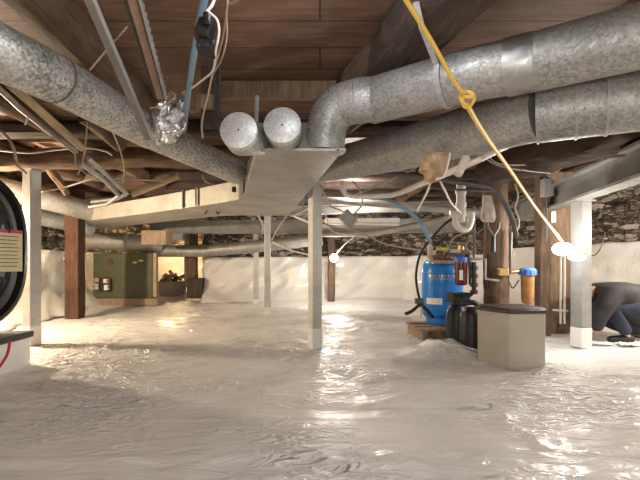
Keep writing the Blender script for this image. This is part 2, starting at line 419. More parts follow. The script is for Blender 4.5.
beam_box('blocking_board', P(210,86,2.9)+V(0,0,-.02), (.10,.10,.52), 'logd', 'dark upright wood block beside the blue pipe', 'wood block')
beam_box('wood_block', P(202,102,2.75), (.15,.05,.09), 'board', 'small brown wood block behind the blue pipe', 'wood block')

# ------------------------------------------------------------------ ducts
def cylpart(name, a, b, r, m, root, seg=32, label=None, n=2):
    bm = NB(); tube(bm, seg_pts(a, b, n), r, seg); return part(name, bm, M[m], root, label=label)
# left diagonal spangled duct
zl = 1.69
a = PZ(-70,18,zl+.04); b = PZ(0,53,zl); c1 = PZ(54,78,zl); c2 = PZ(150,132,zl); d = PZ(236,172,zl-.05)
t = thing('round_duct', 'large spangled galvanised round duct slanting across the upper left', 'air duct', b)
bm = NB(); tube(bm, [a]+seg_pts(b, c1, 3), .112, 36); part('pipe_section', bm, M['galv'], t)
bm = NB(); tube(bm, seg_pts(c1+(c1-c2).normalized()*.03, c2, 6), .109, 36); part('pipe_section', bm, M['galv'], t)
bm = NB(); tube(bm, seg_pts(c2, d, 6), .105, 36); part('pipe_section', bm, M['galv'], t)
bm = NB(); dd = (c2-c1).normalized(); tube(bm, [c1-dd*.004, c1+dd*.004], .1145, 36); part('seam_band', bm, M['gpvc'], t)
# ledge board under the pipes, upper left
# plenum and trunk
zb = 1.475
fl, fr = PZ(257,150,zb), PZ(344,150,zb); bl, br = PZ(243,197,zb), PZ(296,207,zb)
t = thing('supply_plenum', 'sheet metal plenum box with flat bottom in the centre of the ceiling', 'air duct', (fl+fr)/2)
up = V(0,0,.20)
bm = NB(); hull8(bm, [fl, fr, br, bl], [fl+V(-.01,.22,.225), fr+V(-.03,.22,.225), br+up, bl+up]); part('plenum_box', bm, M['trunk'], t, False, .004)
bm = NB(); e = V(0,0,.012)
hull8(bm, [fl+V(-.02,-.02,-.008), fr+V(.01,-.02,-.008), fr+V(.01,.03,-.008), fl+V(-.02,.03,-.008)], [fl+V(-.02,-.02,.004), fr+V(.01,-.02,.004), fr+V(.01,.03,.004), fl+V(-.02,.03,.004)]); part('front_flange', bm, M['trunk'], t, False)
for q in (fl.lerp(fr,.07)+V(0,-.03,-.008), fl.lerp(fr,.93)+V(0,-.03,-.008)):
    bm = NB(); bmesh.ops.create_uvsphere(bm, u_segments=10, v_segments=6, radius=.007, matrix=Matrix.Translation(q)); part('screw', bm, M['gpvc'], t)
bm = NB(); q1 = PZ(247,175,zb)
# seam line across the bottom plate
bar(bm, PZ(246,193,zb)-V(0,0,.002), PZ(306,193,zb)-V(0,0,.002), .012, .005); part('seam', bm, M['galv2'], t)
# capped stubs
for cx, cy, rr, label, db, nm in ((239,131,.095,'round duct stub with flat end cap left of the plenum', V(.075,.34,.055), 0), (282.5,126,.099,'round duct stub with flat spangled cap on plenum front', V(.0,.30,.03), 1)):
    Yc = rr*F/18.7; c = P(cx, cy, Yc); e = c+db
    t = thing('capped_duct_stub', label, 'air duct', c)
    ax = (V(0,-1,.10) if nm == 0 else V(-.02,-1,.12)).normalized()
    k = c-ax*.10
    bm = NB(); tube(bm, [c, k] + [k.lerp(e, i/4)+V(0,0,0) for i in (1,2,3,4)], rr-.004, 36); part('pipe_section', bm, M['galv2'], t)
    bm = NB(); tube(bm, [c+ax*.014, c+ax*.012, c-ax*.03], [rr-.003, rr, rr], 40); part('end_cap', bm, M['galv3'], t)
    bm = NB(); bmesh.ops.create_uvsphere(bm, u_segments=8, v_segments=6, radius=.006, matrix=Matrix.Translation(c+ax*.015)); part('rivet', bm, M['gpvc'], t)
# left trunk
def trunk_duct(name, bots, h, label, m='trunk', z=zb):
    """bots: list of (front-bottom pixel, back-bottom pixel)"""
    bm = NB(); loops = []
    for f_, b_ in bots:
        A, B = PZ(*f_, z), PZ(*b_, z); loops.append([bm.verts.new(p) for p in (A, B, B+V(0,0,h), A+V(0,0,h))])
    for i in range(len(loops)-1):
        for k in range(4): bm.faces.new((loops[i][k], loops[i][(k+1)%4], loops[i+1][(k+1)%4], loops[i+1][k]))
    bm.faces.new(loops[0]); bm.faces.new(loops[-1][::-1])
    c = (PZ(*bots[0][0],z)+PZ(*bots[-1][0],z))/2
    t = thing(name, label, 'air duct', c); part('duct_body', bm, M[m], t, False, .004); return t
t = trunk_duct('trunk_duct', [((243,193),(304,207)), ((238,200),(286,214)), ((200,206),(222,216)), ((150,213),(162,222)), ((86,221),(92,230))], .20, 'flat sheet metal trunk duct running left from the plenum', z=zb-.003)
for px, py, qy in ((197,206,187), (184,208,190)):
    A = PZ(px, py, zb); bm = NB(); bar(bm, A+V(-.01,-.01,0), A+V(-.01,-.01,.205), .01, .03, V(0,1,0)); part('seam', bm, M['galv2'], t, False)
bm = NB(); tube(bm, [P(234,192,4.0), P(234,187,4.0)+V(0,.002,0)], .02, 12); 
part('damper_knob', bm, M['black'], t)
# upper right big round duct with elbow
zr = 1.755
pr_ = [PZ(760,-2,zr), PZ(640,35,zr), PZ(560,56,zr), PZ(480,72.5,zr), PZ(400,93,zr)]
t = thing('round_duct', 'large galvanised round duct with elbow crossing upper right', 'air duct', pr_[3])
bm = NB(); tube(bm, [PZ(760,12,zr), PZ(640,36,zr), PZ(532,63,zr)], .128, 36); part('pipe_section', bm, M['galv2'], t)
bm = NB(); tube(bm, [PZ(534,62.5,zr), PZ(480,73,zr), PZ(420,88,zr), PZ(372,101,zr)], .124, 36); part('pipe_section', bm, M['galv2'], t)
bm = NB(); tube(bm, [PZ(507,68,zr), PZ(520,65,zr), PZ(533,62.5,zr)], .130, 36); part('tape_band', bm, M['tape'], t, label='shiny foil tape band')
# elbow gores
E = smooth_pts([PZ(378,99.5,zr), V(.21,2.42,zr), V(.11,2.46,1.735), V(.055,2.48,1.67), V(.035,2.49,1.59), V(.03,2.49,1.485)], 6)
for i in range(0, len(E)-1, 6):
    bm = NB(); tube(bm, E[i:i+7], .1225-.0004*i, 36); part('elbow_gore', bm, M['galv2'], t)
for i in (0, 6, 12, 18):
    T_ = (E[i+1]-E[i]).normalized()
    bm = NB(); tube(bm, [E[i]-T_*.004, E[i]+T_*.004], .1255-.0004*i, 36); part('elbow_bead', bm, M['galv2'], t)
# strap on it
S = PZ(446,81,zr); ax = (PZ(480,72.5,zr)-PZ(400,93,zr)).normalized(); side = V(-ax.y, ax.x, 0)
if side.y > 0: side = -side
bm = NB(); sp_ = []
pts = [P(416,2,1.80), P(422,28,1.88)]
for k in range(0, 12):
    a_ = math.radians(15-k*20); pts.append(S+side*.131*math.cos(a_)+V(0,0,.131*math.sin(a_)))
pts = pts[:15]
for p0, p1 in zip(pts[:-1], pts[1:]):
    n_ = (p1-p0).cross(ax).normalized(); bar(bm, p0, p1, .026, .004, up=n_)
tag(obj('hanger_strap', bm, M['strapm'], None, False), 'shiny metal hanger strap looped under the upper right duct', 'strap')
# lower right duct
zr2 = 1.60
t = thing('round_duct', 'wide dull grey duct running right from plenum below the upper duct', 'air duct', PZ(480,128,zr2))
bm = NB(); tube(bm, [PZ(318,168,zr2), PZ(400,150,zr2), PZ(480,128,zr2), PZ(540,113,zr2)], [.12,.135,.14,.14], 36); part('pipe_section', bm, M['galv2'], t)
bm = NB(); tube(bm, [PZ(540,113,zr2), PZ(575,107,zr2), PZ(640,98,zr2), PZ(760,78,zr2)], .15, 36, rough=.05); part('pipe_section', bm, M['galv2'], t)
for px in (538, 576, 606):
    py = {538:113.5, 576:107, 606:102.5}[px]; c = PZ(px,py,zr2); d_ = (PZ(640,98,zr2)-PZ(540,113,zr2)).normalized()
    bm = NB(); tube(bm, [c-d_*.006, c+d_*.006], .156 if px>540 else .152, 36); part('seam_bead', bm, M['steel'], t)
# left far ducts
t = thing('round_duct', 'short grey round duct beside the reddish wooden post, upper of two', 'air duct', P(65,203,6.0))
bm = NB(); tube(bm, [P(-80,172,5.0), P(15,192,5.6), P(60,203,6.1), P(98,214,6.6)], .145, 28); part('pipe_section', bm, M['galv2'], t)
t = thing('round_duct', 'pale round duct beside the reddish wooden post, lower of two', 'air duct', P(60,222,6.5))
bm = NB(); tube(bm, [P(-60,196,5.5), P(15,212,6.2), P(60,221,6.8), P(92,229,7.2)], .13, 28); part('pipe_section', bm, M['galv2'], t)
t = thing('round_duct', 'pale round duct lying along the top of the green furnace', 'air duct', P(120,242,8.3))
bm = NB(); tube(bm, [P(78,240,8.0), P(104,241,8.2), P(140,243,8.35), P(160,245,8.6)], .165, 28, rough=.04); part('pipe_section', bm, M['trunk'], t)
for px in (97, 128): 
    c = P(px,241.3,8.25); bm = NB(); tube(bm, [c-V(.01,0,0), c+V(.01,0,0)], .175, 28); part('seam_bead', bm, M['galv2'], t)
t = thing('round_duct', 'long thin far duct hung below the distant beam, rising to the right', 'air duct', P(240,248,8.6))
bm = NB(); tube(bm, [P(150,251,8.7), P(205,251,8.6), P(260,246,8.5), P(322,239,8.4)], .12, 24); part('pipe_section', bm, M['galv2'], t)
bm = NB(); c = P(204,251,8.6); tube(bm, [c-V(.02,0,0), c+V(.02,0,0)], .128, 24); part('seam_bead', bm, M['steel'], t)
beam_box('wooden_block', P(157,238,7.6), (.43,.3,.25), 'block', 'pale wooden block under the left trunk duct', 'wood block')
beam_box('duct_board', P(147,233,8.0)+V(.25,.9,0), (.5,.2,.18), 'beam', 'grey board behind the pale wooden block', 'board')

# ------------------------------------------------------------------ steel beams and posts
def ibeam(a, b, h, w, label, m='beam'):
    a, b = Vector(a), Vector(b); t = thing('steel_beam', label, 'beam', (a+b)/2)
    bm = NB(); z = V(0,0,1)
    bar(bm, a+z*.012, b+z*.012, w, .024); bar(bm, a+z*(h-.012), b+z*(h-.012), w, .024); bar(bm, a+z*h/2, b+z*h/2, .02, h-.04)
    part('beam_section', bm, M[m], t, False); return t
ibeam(PZ(700,160,1.46), V(2.95,6.4,1.46), .26, .16, 'grey steel beam on the right resting on its metal post')
ibeam(V(-3.5,8.85,1.42), V(3.0,8.3,1.42), .27, .14, 'long grey steel beam across the far end')
ibeam(V(-1.2,7.05,1.60), V(1.9,6.3,1.60), .14, .12, 'shorter grey steel beam above the middle thin post')
def post(px, py, ztop, w, label, boot=.2, m='post', rz=.25, plate=True):
    g = G(px, py); t = thing('support_post', label, 'post', V(g.x, g.y, 0))
    bm = NB(); box(bm, (g.x, g.y, ztop/2), (w, w, ztop), rz); part('post_tube', bm, M[m], t, False, .008)
    if boot:
        bm = NB(); box(bm, (g.x, g.y, boot/2), (w+.006, w+.006, boot), rz); part('plastic_wrap', bm, M['boot'], t, False, .008, label='white plastic wrapped around post foot')
    if plate:
        bm = NB(); box(bm, (g.x, g.y, ztop+.005), (w*1.5, w*1.3, .012), rz); part('top_plate', bm, M['steel'], t, False)
        bm = NB(); tube(bm, [V(g.x, g.y, ztop-.05), V(g.x, g.y, ztop)], w*.25, 12); part('jack_screw', bm, M['steel'], t)
    return t
post(315, 348, 1.62, .105, 'nearest metal post in the centre, in front of the far wall', .20, rz=.5)
post(267.5, 315, 1.59, .10, 'middle thin metal post left of the centre post', .13, rz=.1)
post(256, 304, 1.41, .10, 'farthest thin metal post, just left of the middle one', .1, rz=.1)
post(581, 347, 1.455, .132, 'right metal post carrying the grey beam, beside the lamp', .20, rz=.30, m='post2')
post(32, 345, 1.785, .118, 'metal post at left beside the black fan', .20, rz=-.35)
def wpost(name, g, w, z1, m, label, dpt=None, z0=0, rz=0):
    bm = NB(); n = 14; pts = [V(0,0,z0+(z1-z0)*i/n) for i in range(n+1)]
    # squared rough timber
    T_ = []
    for i, p in enumerate(pts):
        j = .05*w; loop = []
        for sx, sy in ((-1,-1),(1,-1),(1,1),(-1,1)):
            loop.append(bm.verts.new(p+V(sx*w/2+j*noise.noise(V(p.z*3,sx*5,sy+w)), sy*(dpt or w)/2+j*noise.noise(V(p.z*3,sy*7,sx)), 0)))
        T_.append(loop)
    for i in range(n):
        for k in range(4): bm.faces.new((T_[i][k], T_[i][(k+1)%4], T_[i+1][(k+1)%4], T_[i+1][k]))
    bm.faces.new(T_[0][::-1]); bm.faces.new(T_[-1])
    o = obj(name, bm, M[m], None, False, .008); o.location = (g.x, g.y, 0); o.rotation_euler.z = rz
    return tag(o, label, 'post')
wpost('wooden_post', G(75,318), .205, 1.96, 'post_w', 'reddish brown square timber post left of the green furnace')
wpost('wooden_post', V(-2.74,9.15,0), .23, 1.5, 'rough', 'pale brown timber post by the far recess and tub', z0=.45)
log('wooden_post', V(.235,8.95,0), V(.235,8.9,1.42), .075, 'rough', 'short round wooden post behind the small bright bulb', 'post', .15)
gL = V((496.5-320)/F*4.35, 4.35, 0)
log('wooden_post', gL+V(0.0,0,.0), gL+V(-.02,0,1.93), .118, 'rough', 'rough round timber post behind the cream water softener', 'post', .18)
wpost('wooden_post', V(222.5/F*5.0,5.0,0), .125, 2.02, 'rough', 'narrow squared timber post left of the wide plank', dpt=.14)
wpost('plank_panel', V(241/F*5.0,5.02,0), .29, 1.9, 'board', 'wide brown plank upright behind the right lamp', dpt=.05, z0=.02)
bm = NB(); tube(bm, seg_pts(P(501,300,4.22), P(501,196,4.22), 10), .02, 8, rough=.3)
# ------------------------------------------------------------------ furnace
fy = 8.2; x0, x1 = (93-320)/F*fy, (152.5-320)/F*fy
t = thing('furnace', 'olive green metal furnace cabinet at the far left', 'furnace', V((x0+x1)/2, fy, 0))
bm = NB(); box(bm, ((x0+x1)/2, fy+.15, .59), (x1-x0, .3, .86)); part('cabinet', bm, M['green'], t, False, .012)
bm = NB(); box(bm, (x1+.03, fy+.06, .60), (.06, .08, .84)); part('side_panel', bm, M['card'], t, False, label='pale strip on the right side')
bm = NB(); box(bm, ((x0+x1)/2+.02, fy+.15, .09), (x1-x0+.2, .42, .14)); part('wooden_base', bm, M['block'], t, False, .01)
c = P(104,284,fy-.06)
bm = NB(); box(bm, c, (.26,.1,.26)); part('burner_recess', bm, M['rust'], t, False, .03)
for dx, dz, s, m in ((-.09,.08,(.09,.08,.08),'brass'),(-.07,-.04,(.13,.1,.12),'box'),(.07,.06,(.07,.08,.08),'white'),(.09,-.06,(.07,.09,.1),'white'),(.0,.0,(.09,.1,.2),'black')):
    bm = NB(); box(bm, c+V(dx,-.08,dz), s); part('gas_valve_block', bm, M[m], t, False, .008)
bm = NB(); tube(bm, [c+V(-.16,-.08,-.03), c+V(-.13,-.09,-.05), c+V(.14,-.09,-.05)], .015, 8, True); part('gas_pipe', bm, M['black'], t)
bm = NB(); lathe(bm, [(.05,0),(.055,.006),(.05,.012)], P(110,262,fy-.005), 20, Matrix.Rotation(PI/2,4,'X')); part('round_knockout', bm, M['rust'], t)
for px, m in ((135,'yellow'),(141,'yellow')):
    bm = NB(); lathe(bm, [(.045,0),(.045,.004)], P(px, 262.5-(px-135)*.3, fy-.004), 16, Matrix.Rotation(PI/2,4,'X') @ Matrix.Diagonal((1,.4,1,1))); part('oval_sticker', bm, M[m], t, label='yellow green oval sticker')
# tub of sticks
g = G(173,299); g.y = 9.6; g.x = (172-320)/F*9.6; 
t = thing('plastic_tub', 'shallow grey tub at the far left recess holding sticks', 'tub', V(g.x, g.y, 0))
bm = NB(); lathe(bm, [(.24,.06),(.30,.2),(.335,.40),(.35,.42),(.34,.43),(.31,.41),(.27,.2)], (g.x,g.y,0), 24); part('tub_body', bm, M['tub'], t)
for i in range(26):
    a_ = random.random()*PI; ll = .16+.14*random.random(); cx = g.x+random.uniform(-.16,.16); cz = .45+random.random()*.16*(1-abs(cx-g.x)/.25)
    cy = g.y+random.uniform(-.15,.1); d_ = V(math.cos(a_), random.uniform(-.4,.4), math.sin(a_)*.6)*ll*.5
    bm = NB(); tube(bm, seg_pts(V(cx,cy,cz)-d_, V(cx,cy,cz)+d_, 3), .018+.012*random.random(), 7, rough=.3)
    o = obj('stick', bm, M['block' if i%3 else 'logd']); tag(o, 'broken stick of firewood in the grey tub at far left', 'stick', 'sticks heaped in the grey tub')
beam_box('wooden_crate', V((196-320)/F*9.1,9.1,.30), (.30,.3,.42), 'logd', 'dark crate under the pale timber post by the recess', 'crate')

# ------------------------------------------------------------------ person crouching (faces left)
def skinmesh(name, pts, edges, radii, m, root, sub=2, rootv=0):
    me = bpy.data.meshes.new(name); off = root.location
    me.from_pydata([Vector(p)-off for p in pts], edges, []); o = bpy.data.objects.new(name, me); C.objects.link(o)
    s = o.modifiers.new('s', 'SKIN'); s.use_smooth_shade = True
    for i, r in enumerate(radii):
        v = me.skin_vertices[0].data[i]; rr = r if isinstance(r, tuple) else (r, r); v.radius = rr; v.use_root = (i == rootv)
    u = o.modifiers.new('u', 'SUBSURF'); u.levels = sub; u.render_levels = sub
    bpy.context.view_layer.update()
    dg = bpy.context.evaluated_depsgraph_get(); nm = bpy.data.meshes.new_from_object(o.evaluated_get(dg))
    bpy.data.objects.remove(o); nm.materials.clear(); nm.materials.append(M[m])
    for p in nm.polygons: p.use_smooth = True
    o = bpy.data.objects.new(name, nm); C.objects.link(o); o.parent = root; return o
Yp = 4.62
def Q(px, py, dy=0): p = P(px-(12 if px < 606 and py < 325 else 7 if py < 334 else 0), 262+(py-262)*1.0-(4 if py < 320 else 0), Yp); p.y += dy; return p
t = thing('person', 'person in charcoal jacket and navy trousers crouching behind the right metal post, bent forward', 'person', V(Q(630,343).x, Yp, 0))
pel = Q(652,306); sp1 = Q(634,300); sp2 = Q(615,298); nk = Q(596,296); hd = Q(592,302)
hipN, hipF = Q(650,310,-.10), Q(650,310,.10)
knN, knF = Q(607,309,-.15), Q(616,322,.13)
anN, anF = Q(619,336,-.14), Q(652,337,.12)
toN, toF = Q(602,341,-.14), Q(638,341,.12)
shN, shF = Q(609,299,-.17), Q(609,299,.17)
elN, elF = Q(600,314,-.20), Q(597,316,.16)
haN, haF = Q(594,331,-.14), Q(593,330,.12)
body = [pel, sp1, sp2, nk, hd, hipN, knN, anN, toN, hipF, knF, anF, toF, shN, elN, haN, shF, elF, haF, Q(587,307)]
be = [(0,1),(1,2),(2,3),(3,4),(0,5),(5,6),(6,7),(7,8),(0,9),(9,10),(10,11),(11,12),(2,13),(13,14),(14,15),(2,16),(16,17),(17,18),(4,19)]
br_ = [.13,.13,.14,.055,.085,.085,.06,.04,.035,.085,.06,.04,.035,.06,.045,.028,.06,.045,.028,.07]
skinmesh('body', body, be, br_, 'skin', t)
skinmesh('jacket', [Q(656,309), Q(634,301), Q(612,298), shN, elN, haN.lerp(elN,.08), shF, elF, haF.lerp(elF,.08), Q(598,296), Q(640,311), Q(622,309)],
         [(0,1),(1,2),(2,3),(3,4),(4,5),(2,6),(6,7),(7,8),(2,9),(0,10),(10,11)], [(.20,.17),(.21,.18),(.19,.15),.115,.10,.06,.115,.10,.06,.115,(.18,.21),(.15,.20)], 'jacket', t)
skinmesh('trousers', [Q(656,312), hipN, knN, anN+V(0,0,.03), hipF, knF, anF+V(0,0,.03)], [(0,1),(1,2),(2,3),(0,4),(4,5),(5,6)], [.16,.12,.088,.062,.12,.088,.062], 'denim', t)
for a_, b_ in ((anN, toN), (anF, toF)):
    h_ = Vector((a_.x+.06, a_.y, .05)); tt = Vector((b_.x-.04, b_.y, .045))
    skinmesh('shoe', [h_, h_.lerp(tt,.5), tt], [(0,1),(1,2)], [(.05,.05),(.052,.045),(.045,.032)], 'shoe', t)
skinmesh('hair', [Q(597,298), Q(590,300)], [(0,1)], [.112,.10], 'hair', t)
for ha, s in ((haN,-1),(haF,1)):
    for k in range(4):
        o0 = ha+V(-.015,(k-1.5)*.02,-.01); L_ = (.075,.085,.08,.06)[k]
        skinmesh('finger', [o0, o0+V(-L_*.55,0,-.012), o0+V(-L_*.8,0,-.04)], [(0,1),(1,2)], [.0095,.009,.0075], 'skin', t, 1)
    o0 = ha+V(.0,-s*.02,0); skinmesh('thumb', [o0, o0+V(-.025,-s*.035,-.01), o0+V(-.05,-s*.04,-.025)], [(0,1),(1,2)], [.011,.010,.008], 'skin', t, 1)
# white scraps beside
for i, (px, py) in enumerate(((628,334),(600,333))):
    g = G(px, py+12); bm = NB(); n = 8
    gr = [[bm.verts.new((g.x+(x/n-.5)*.22, g.y+(y_/n-.5)*.16, .02+.03*abs(noise.noise(V(x*.5,y_*.5,i*3))))) for x in range(n+1)] for y_ in range(n+1)]
    for a_ in range(n):
        for b_ in range(n): bm.faces.new((gr[a_][b_],gr[a_][b_+1],gr[a_+1][b_+1],gr[a_+1][b_]))
    o = obj('plastic_scrap', bm, M['white']); o.modifiers.new('t','SOLIDIFY').thickness = .003
    tag(o, ['crumpled white plastic scrap under the crouching person','small white scrap beside the foot of the right post'][i], 'scrap')

# ------------------------------------------------------------------ water equipment
# pallet
pc = V((440-320)/F*4.85, 4.85, 0)
t = thing('wooden_pallet', 'small weathered wooden pallet under the blue pressure tank', 'pallet', pc)
for dy in (-.22, 0, .22):
    bm = NB(); box(bm, pc+V(-.02,dy,.13), (.62,.13,.025), .12); part('deck_board', bm, M['block'], t, False, .003)
for dx in (-.24,-.08,.08,.24):
    bm = NB(); box(bm, pc+V(dx-.02,0,.06), (.055,.5,.118), .12); part('stringer', bm, M['block'], t, False, .003)
for dx in (.2,.28):
    bm = NB(); box(bm, pc+V(dx,-.34,.05), (.05,.03,.03)); part('yellow_block', bm, M['yellow'], t, False, .003, label='yellow end block')
tc = V((442-320)/F*4.95, 4.95, 0); tr = .232
t = thing('pressure_tank', 'blue well pressure tank with white label standing on a pallet', 'tank', V(tc.x, tc.y, .145))
bm = NB(); lathe(bm, [(.14,.145),(.18,.15),(.185,.22),(.215,.24),(tr,.28),(tr,.72),(tr*.97,.79),(tr*.88,.845),(tr*.7,.885),(tr*.4,.91),(.03,.915)], tc, 40); part('tank_shell', bm, M['blue'], t)
for z in (.30,.60,.72):
    bm = NB(); lathe(bm, [(tr,z),(tr+.004,z+.006),(tr,z+.012)], tc, 40); part('weld_ring', bm, M['blue'], t)
bm = NB(); lathe(bm, [(.03,.9),(.035,.93),(.0301,.96)], tc, 12); part('air_valve_cap', bm, M['black'], t)
def curved_label(z0, z1, a0, a1, r, mat_, root, name):
    bm = NB(); n = 10; v0 = []; v1 = []
    for i in range(n+1):
        a_ = a0+(a1-a0)*i/n; v0.append(bm.verts.new((tc.x+r*math.cos(a_), tc.y+r*math.sin(a_), z0))); v1.append(bm.verts.new((tc.x+r*math.cos(a_), tc.y+r*math.sin(a_), z1)))
    for i in range(n): bm.faces.new((v0[i],v0[i+1],v1[i+1],v1[i]))
    return part(name, bm, M[mat_], root)
lb = curved_label(.38,.45,math.radians(208),math.radians(255),tr+.002,'white',t,'label')
# faint gold marks across the tank front, too small to read
bm = NB()
for k, (zz, w_) in enumerate(((.695,.05),(.665,.04))):
    for j in range(9 if k == 0 else 7):
        a_ = math.radians(222+j*8.2+k*6); p_ = V(tc.x+(tr+.001)*math.cos(a_), tc.y+(tr+.001)*math.sin(a_), zz)
        box(bm, p_, (.014,.003,.018 if k==0 else .012), a_+PI/2)
part('logo', bm, M['brass'], t, False, label='faint gold lettering on the blue shell')
# insulation / brass manifold on top
c = P(431,258,4.75)
t = thing('pipe_manifold', 'brass and plastic pipe manifold with yellow tags above the blue tank', 'plumbing', c)
bm = NB(); tube(bm, [P(430,262,4.7), P(430,246,4.7)], .03, 12); part('fitting', bm, M['cloth'], t)
bm = NB(); tube(bm, [P(428,256,4.7), P(463,258,4.7)], .028, 12); part('header_pipe', bm, M['copper'], t)
bm = NB(); box(bm, P(448,262,4.72), (.34,.1,.035), .05); part('shelf_board', bm, M['pole'], t, False, .004)
for px, py, m, s in ((442,249,'yellow',(.13,.03,.035)),(455,251,'cloth',(.12,.05,.04)),(452,246,'grn',(.1,.03,.03)),(461,248,'brass',(.05,.05,.06)),(433,254,'cloth',(.06,.05,.08))):
    bm = NB(); box(bm, P(px,py,4.7), s, .1); part('tagged_valve', bm, M[m], t, False, .006)
# maroon filter
c = P(461,262,4.35)
t = thing('filter_canister', 'dark maroon see-through filter canister beside blue tank', 'water filter', c)
bm = NB(); lathe(bm, [(.045,-.235),(.062,-.22),(.066,-.02),(.066,0)], c, 24); su = part('sump', bm, M['maroon'], t)
bm = NB(); lathe(bm, [(.072,0),(.074,.05),(.05,.065)], c, 24); part('cap', bm, M['bluec'], t, label='blue cap')
bm = NB(); box(bm, c+V(-.02,-.066,-.13), (.035,.006,.10)); part('sticker', bm, M['white'], su, False)
bm = NB(); tube(bm, [P(448,258,4.3), P(450,254,4.3), P(468,254,4.3), P(471,258,4.3), P(471,276,4.3)], .014, 8); part('bracket', bm, M['gpvc'], t)
# black tanks with valve head
for i, (px, Yb, r_, h_, label) in enumerate(((457,4.25,.105,.44,'black resin tank standing left, under the black valve head'), (471.5,4.0,.108,.43,'black rounded tank between the other black tank and cream softener'))):
    c = V((px-320)/F*Yb, Yb, 0)
    t = thing('resin_tank', label, 'tank', c)
    bm = NB(); lathe(bm, [(r_*.8,0),(r_*.95,.02),(r_,.06),(r_,h_*.72),(r_*.93,h_*.85),(r_*.7,h_*.95),(r_*.35,h_)], c, 28); part('tank_shell', bm, M['black'], t)
    if i == 0:
        bm = NB(); box(bm, c+V(.01,0,h_+.06), (.19,.15,.1), .2); part('valve_head', bm, M['blackg'], t, False, .015)
        bm = NB(); tube(bm, [c+V(0,0,h_-.02), c+V(0,0,h_+.02)], .05, 16); part('neck', bm, M['black'], t)
    else:
        bm = NB(); tube(bm, [c+V(-.1,0,h_+.03), c+V(0,-.02,h_+.045), c+V(.09,0,h_+.01)], .025, 10, True); part('elbow_pipe', bm, M['black'], t)
# softener cabinet
poly = [(1.345,3.66),(1.487,3.37),(1.775,3.385),(1.87,3.60),(1.82,3.86),(1.42,3.88)]
t = thing('water_softener', 'cream water softener cabinet with dark brown lid', 'water softener', V(1.58,3.6,0))
bm = NB(); prism(bm, poly, .012, .445); part('cabinet', bm, M['cream'], t, False, .012)
ctr = V(1.58,3.62,0)
def sc_poly(k): return [((x-ctr.x)*k+ctr.x, (y-ctr.y)*k+ctr.y) for x, y in poly]
bm = NB(); prism(bm, sc_poly(1.035), .445, .472); part('lid', bm, M['lid'], t, False, .006)
bm = NB(); prism(bm, sc_poly(.88), .472, .478); part('lid_panel', bm, M['lid'], t, False, .003)
bm = NB(); prism(bm, sc_poly(.97), 0, .05); part('base_band', bm, M['cream'], t, False, .004)
# amber filter
c = P(527.5,273,4.25)
t = thing('filter_canister', 'amber filter canister with blue cap hanging right of rough timber post', 'water filter', c)
bm = NB(); lathe(bm, [(.02,-.31),(.05,-.295),(.058,-.26),(.064,-.03),(.064,0)], c, 28); part('sump', bm, M['amber'], t, label='amber stained bowl')
bm = NB(); lathe(bm, [(.078,-.02),(.08,.02),(.078,.035),(.06,.05)], c, 28); cp = part('cap', bm, M['bluec'], t, label='blue screw cap')
for k in range(12):
    a_ = k*PI/6; bm = NB(); box(bm, c+V(.08*math.cos(a_),.08*math.sin(a_),.005), (.008,.008,.045), a_); part('cap_rib', bm, M['bluec'], cp, False)
bm = NB(); lathe(bm, [(.012,-.35),(.014,-.31)], c, 10); part('drain_plug', bm, M['black'], t)
bm = NB(); tube(bm, [c+V(0,0,.02), P(512,272,4.25), P(500,273,4.2)], .018, 10); part('inlet_pipe', bm, M['copper'], t)
bm = NB(); box(bm, P(503,272,4.15), (.09,.07,.075)); part('brass_valve', bm, M['brass'], t, False, .01)

# ------------------------------------------------------------------ pipes / hoses / wires
def pipe(name, pts, r, m, label, cat='pipe', curve=False, seg=10, group=None, Ys=None):
    bm = NB(); p = [Vector(q) for q in pts]; off = p[0].copy(); tube(bm, [q-off for q in p], r, seg, curve)
    o = obj(name, bm, M[m]); o.location = off; return tag(o, label, cat, group)
def PP(Y, *xy): return [P(x, y_, Y+(i*0)) for i, (x, y_) in enumerate(xy)]
def PV(*xyY): return [P(*q) for q in xyY]
pipe('drain_pipe', PV((343,181,3.9),(343,190,3.9),(346,195,3.9),(353,197,3.9),(392,195,3.8),(402,192,3.75),(428,181,3.2),(455,170,2.85),(480,158.5,2.58),(535,131,2.85)), [.026,.025,.024,.023,.023,.024], 'pvc', 'white PVC drain pipe rising right from elbow under the grey duct', seg=16)
pipe('conduit_pipe', PV((372,172,3.6),(410,176,3.6),(450,181,3.6),(490,187,3.6),(498,194,3.6),(506,205,3.65),(513,222,3.7),(516,236,3.7)), .022, 'gpvc', 'dark grey pipe bending down by the rough timber post', seg=12)
pipe('steel_pipe', PV((403,184,3.9),(440,189,3.9),(492,191,3.9)), .010, 'gpvc', 'thin dark pipe crossing beneath the grey conduit')
pipe('water_hose', PV((372,197,4.3),(388,200,4.3),(405,209,4.3),(420,222,4.4),(431,243,4.6)), .020, 'bpipe', 'blue water hose curving down to the pressure tank', 'hose', True)
pipe('black_hose', PV((462,215,4.4),(446,223,4.45),(430,240,4.6),(420,255,4.6),(416,275,4.6),(418,293,4.6),(421,302,4.6)), .013, 'blackr', 'black hose arching down the left side of blue tank', 'hose', True)
pipe('black_hose', PV((405,314,4.5),(412,311,4.5),(420,305,4.55),(426,309,4.6),(433,318,4.6)), .018, 'blackr', 'short black hose at foot of the blue tank', 'hose', True)
t = thing('pressure_switch', 'small dark pressure switch box at lower left of the blue tank', 'switch', P(419,302,4.6))
bm = NB(); box(bm, P(419,301,4.6), (.09,.06,.06)); part('switch_box', bm, M['gpvc'], t, False, .008)
bm = NB(); tube(bm, [P(421,304,4.6), P(421,318,4.6)], .01, 8); part('riser_pipe', bm, M['wirew'], t)
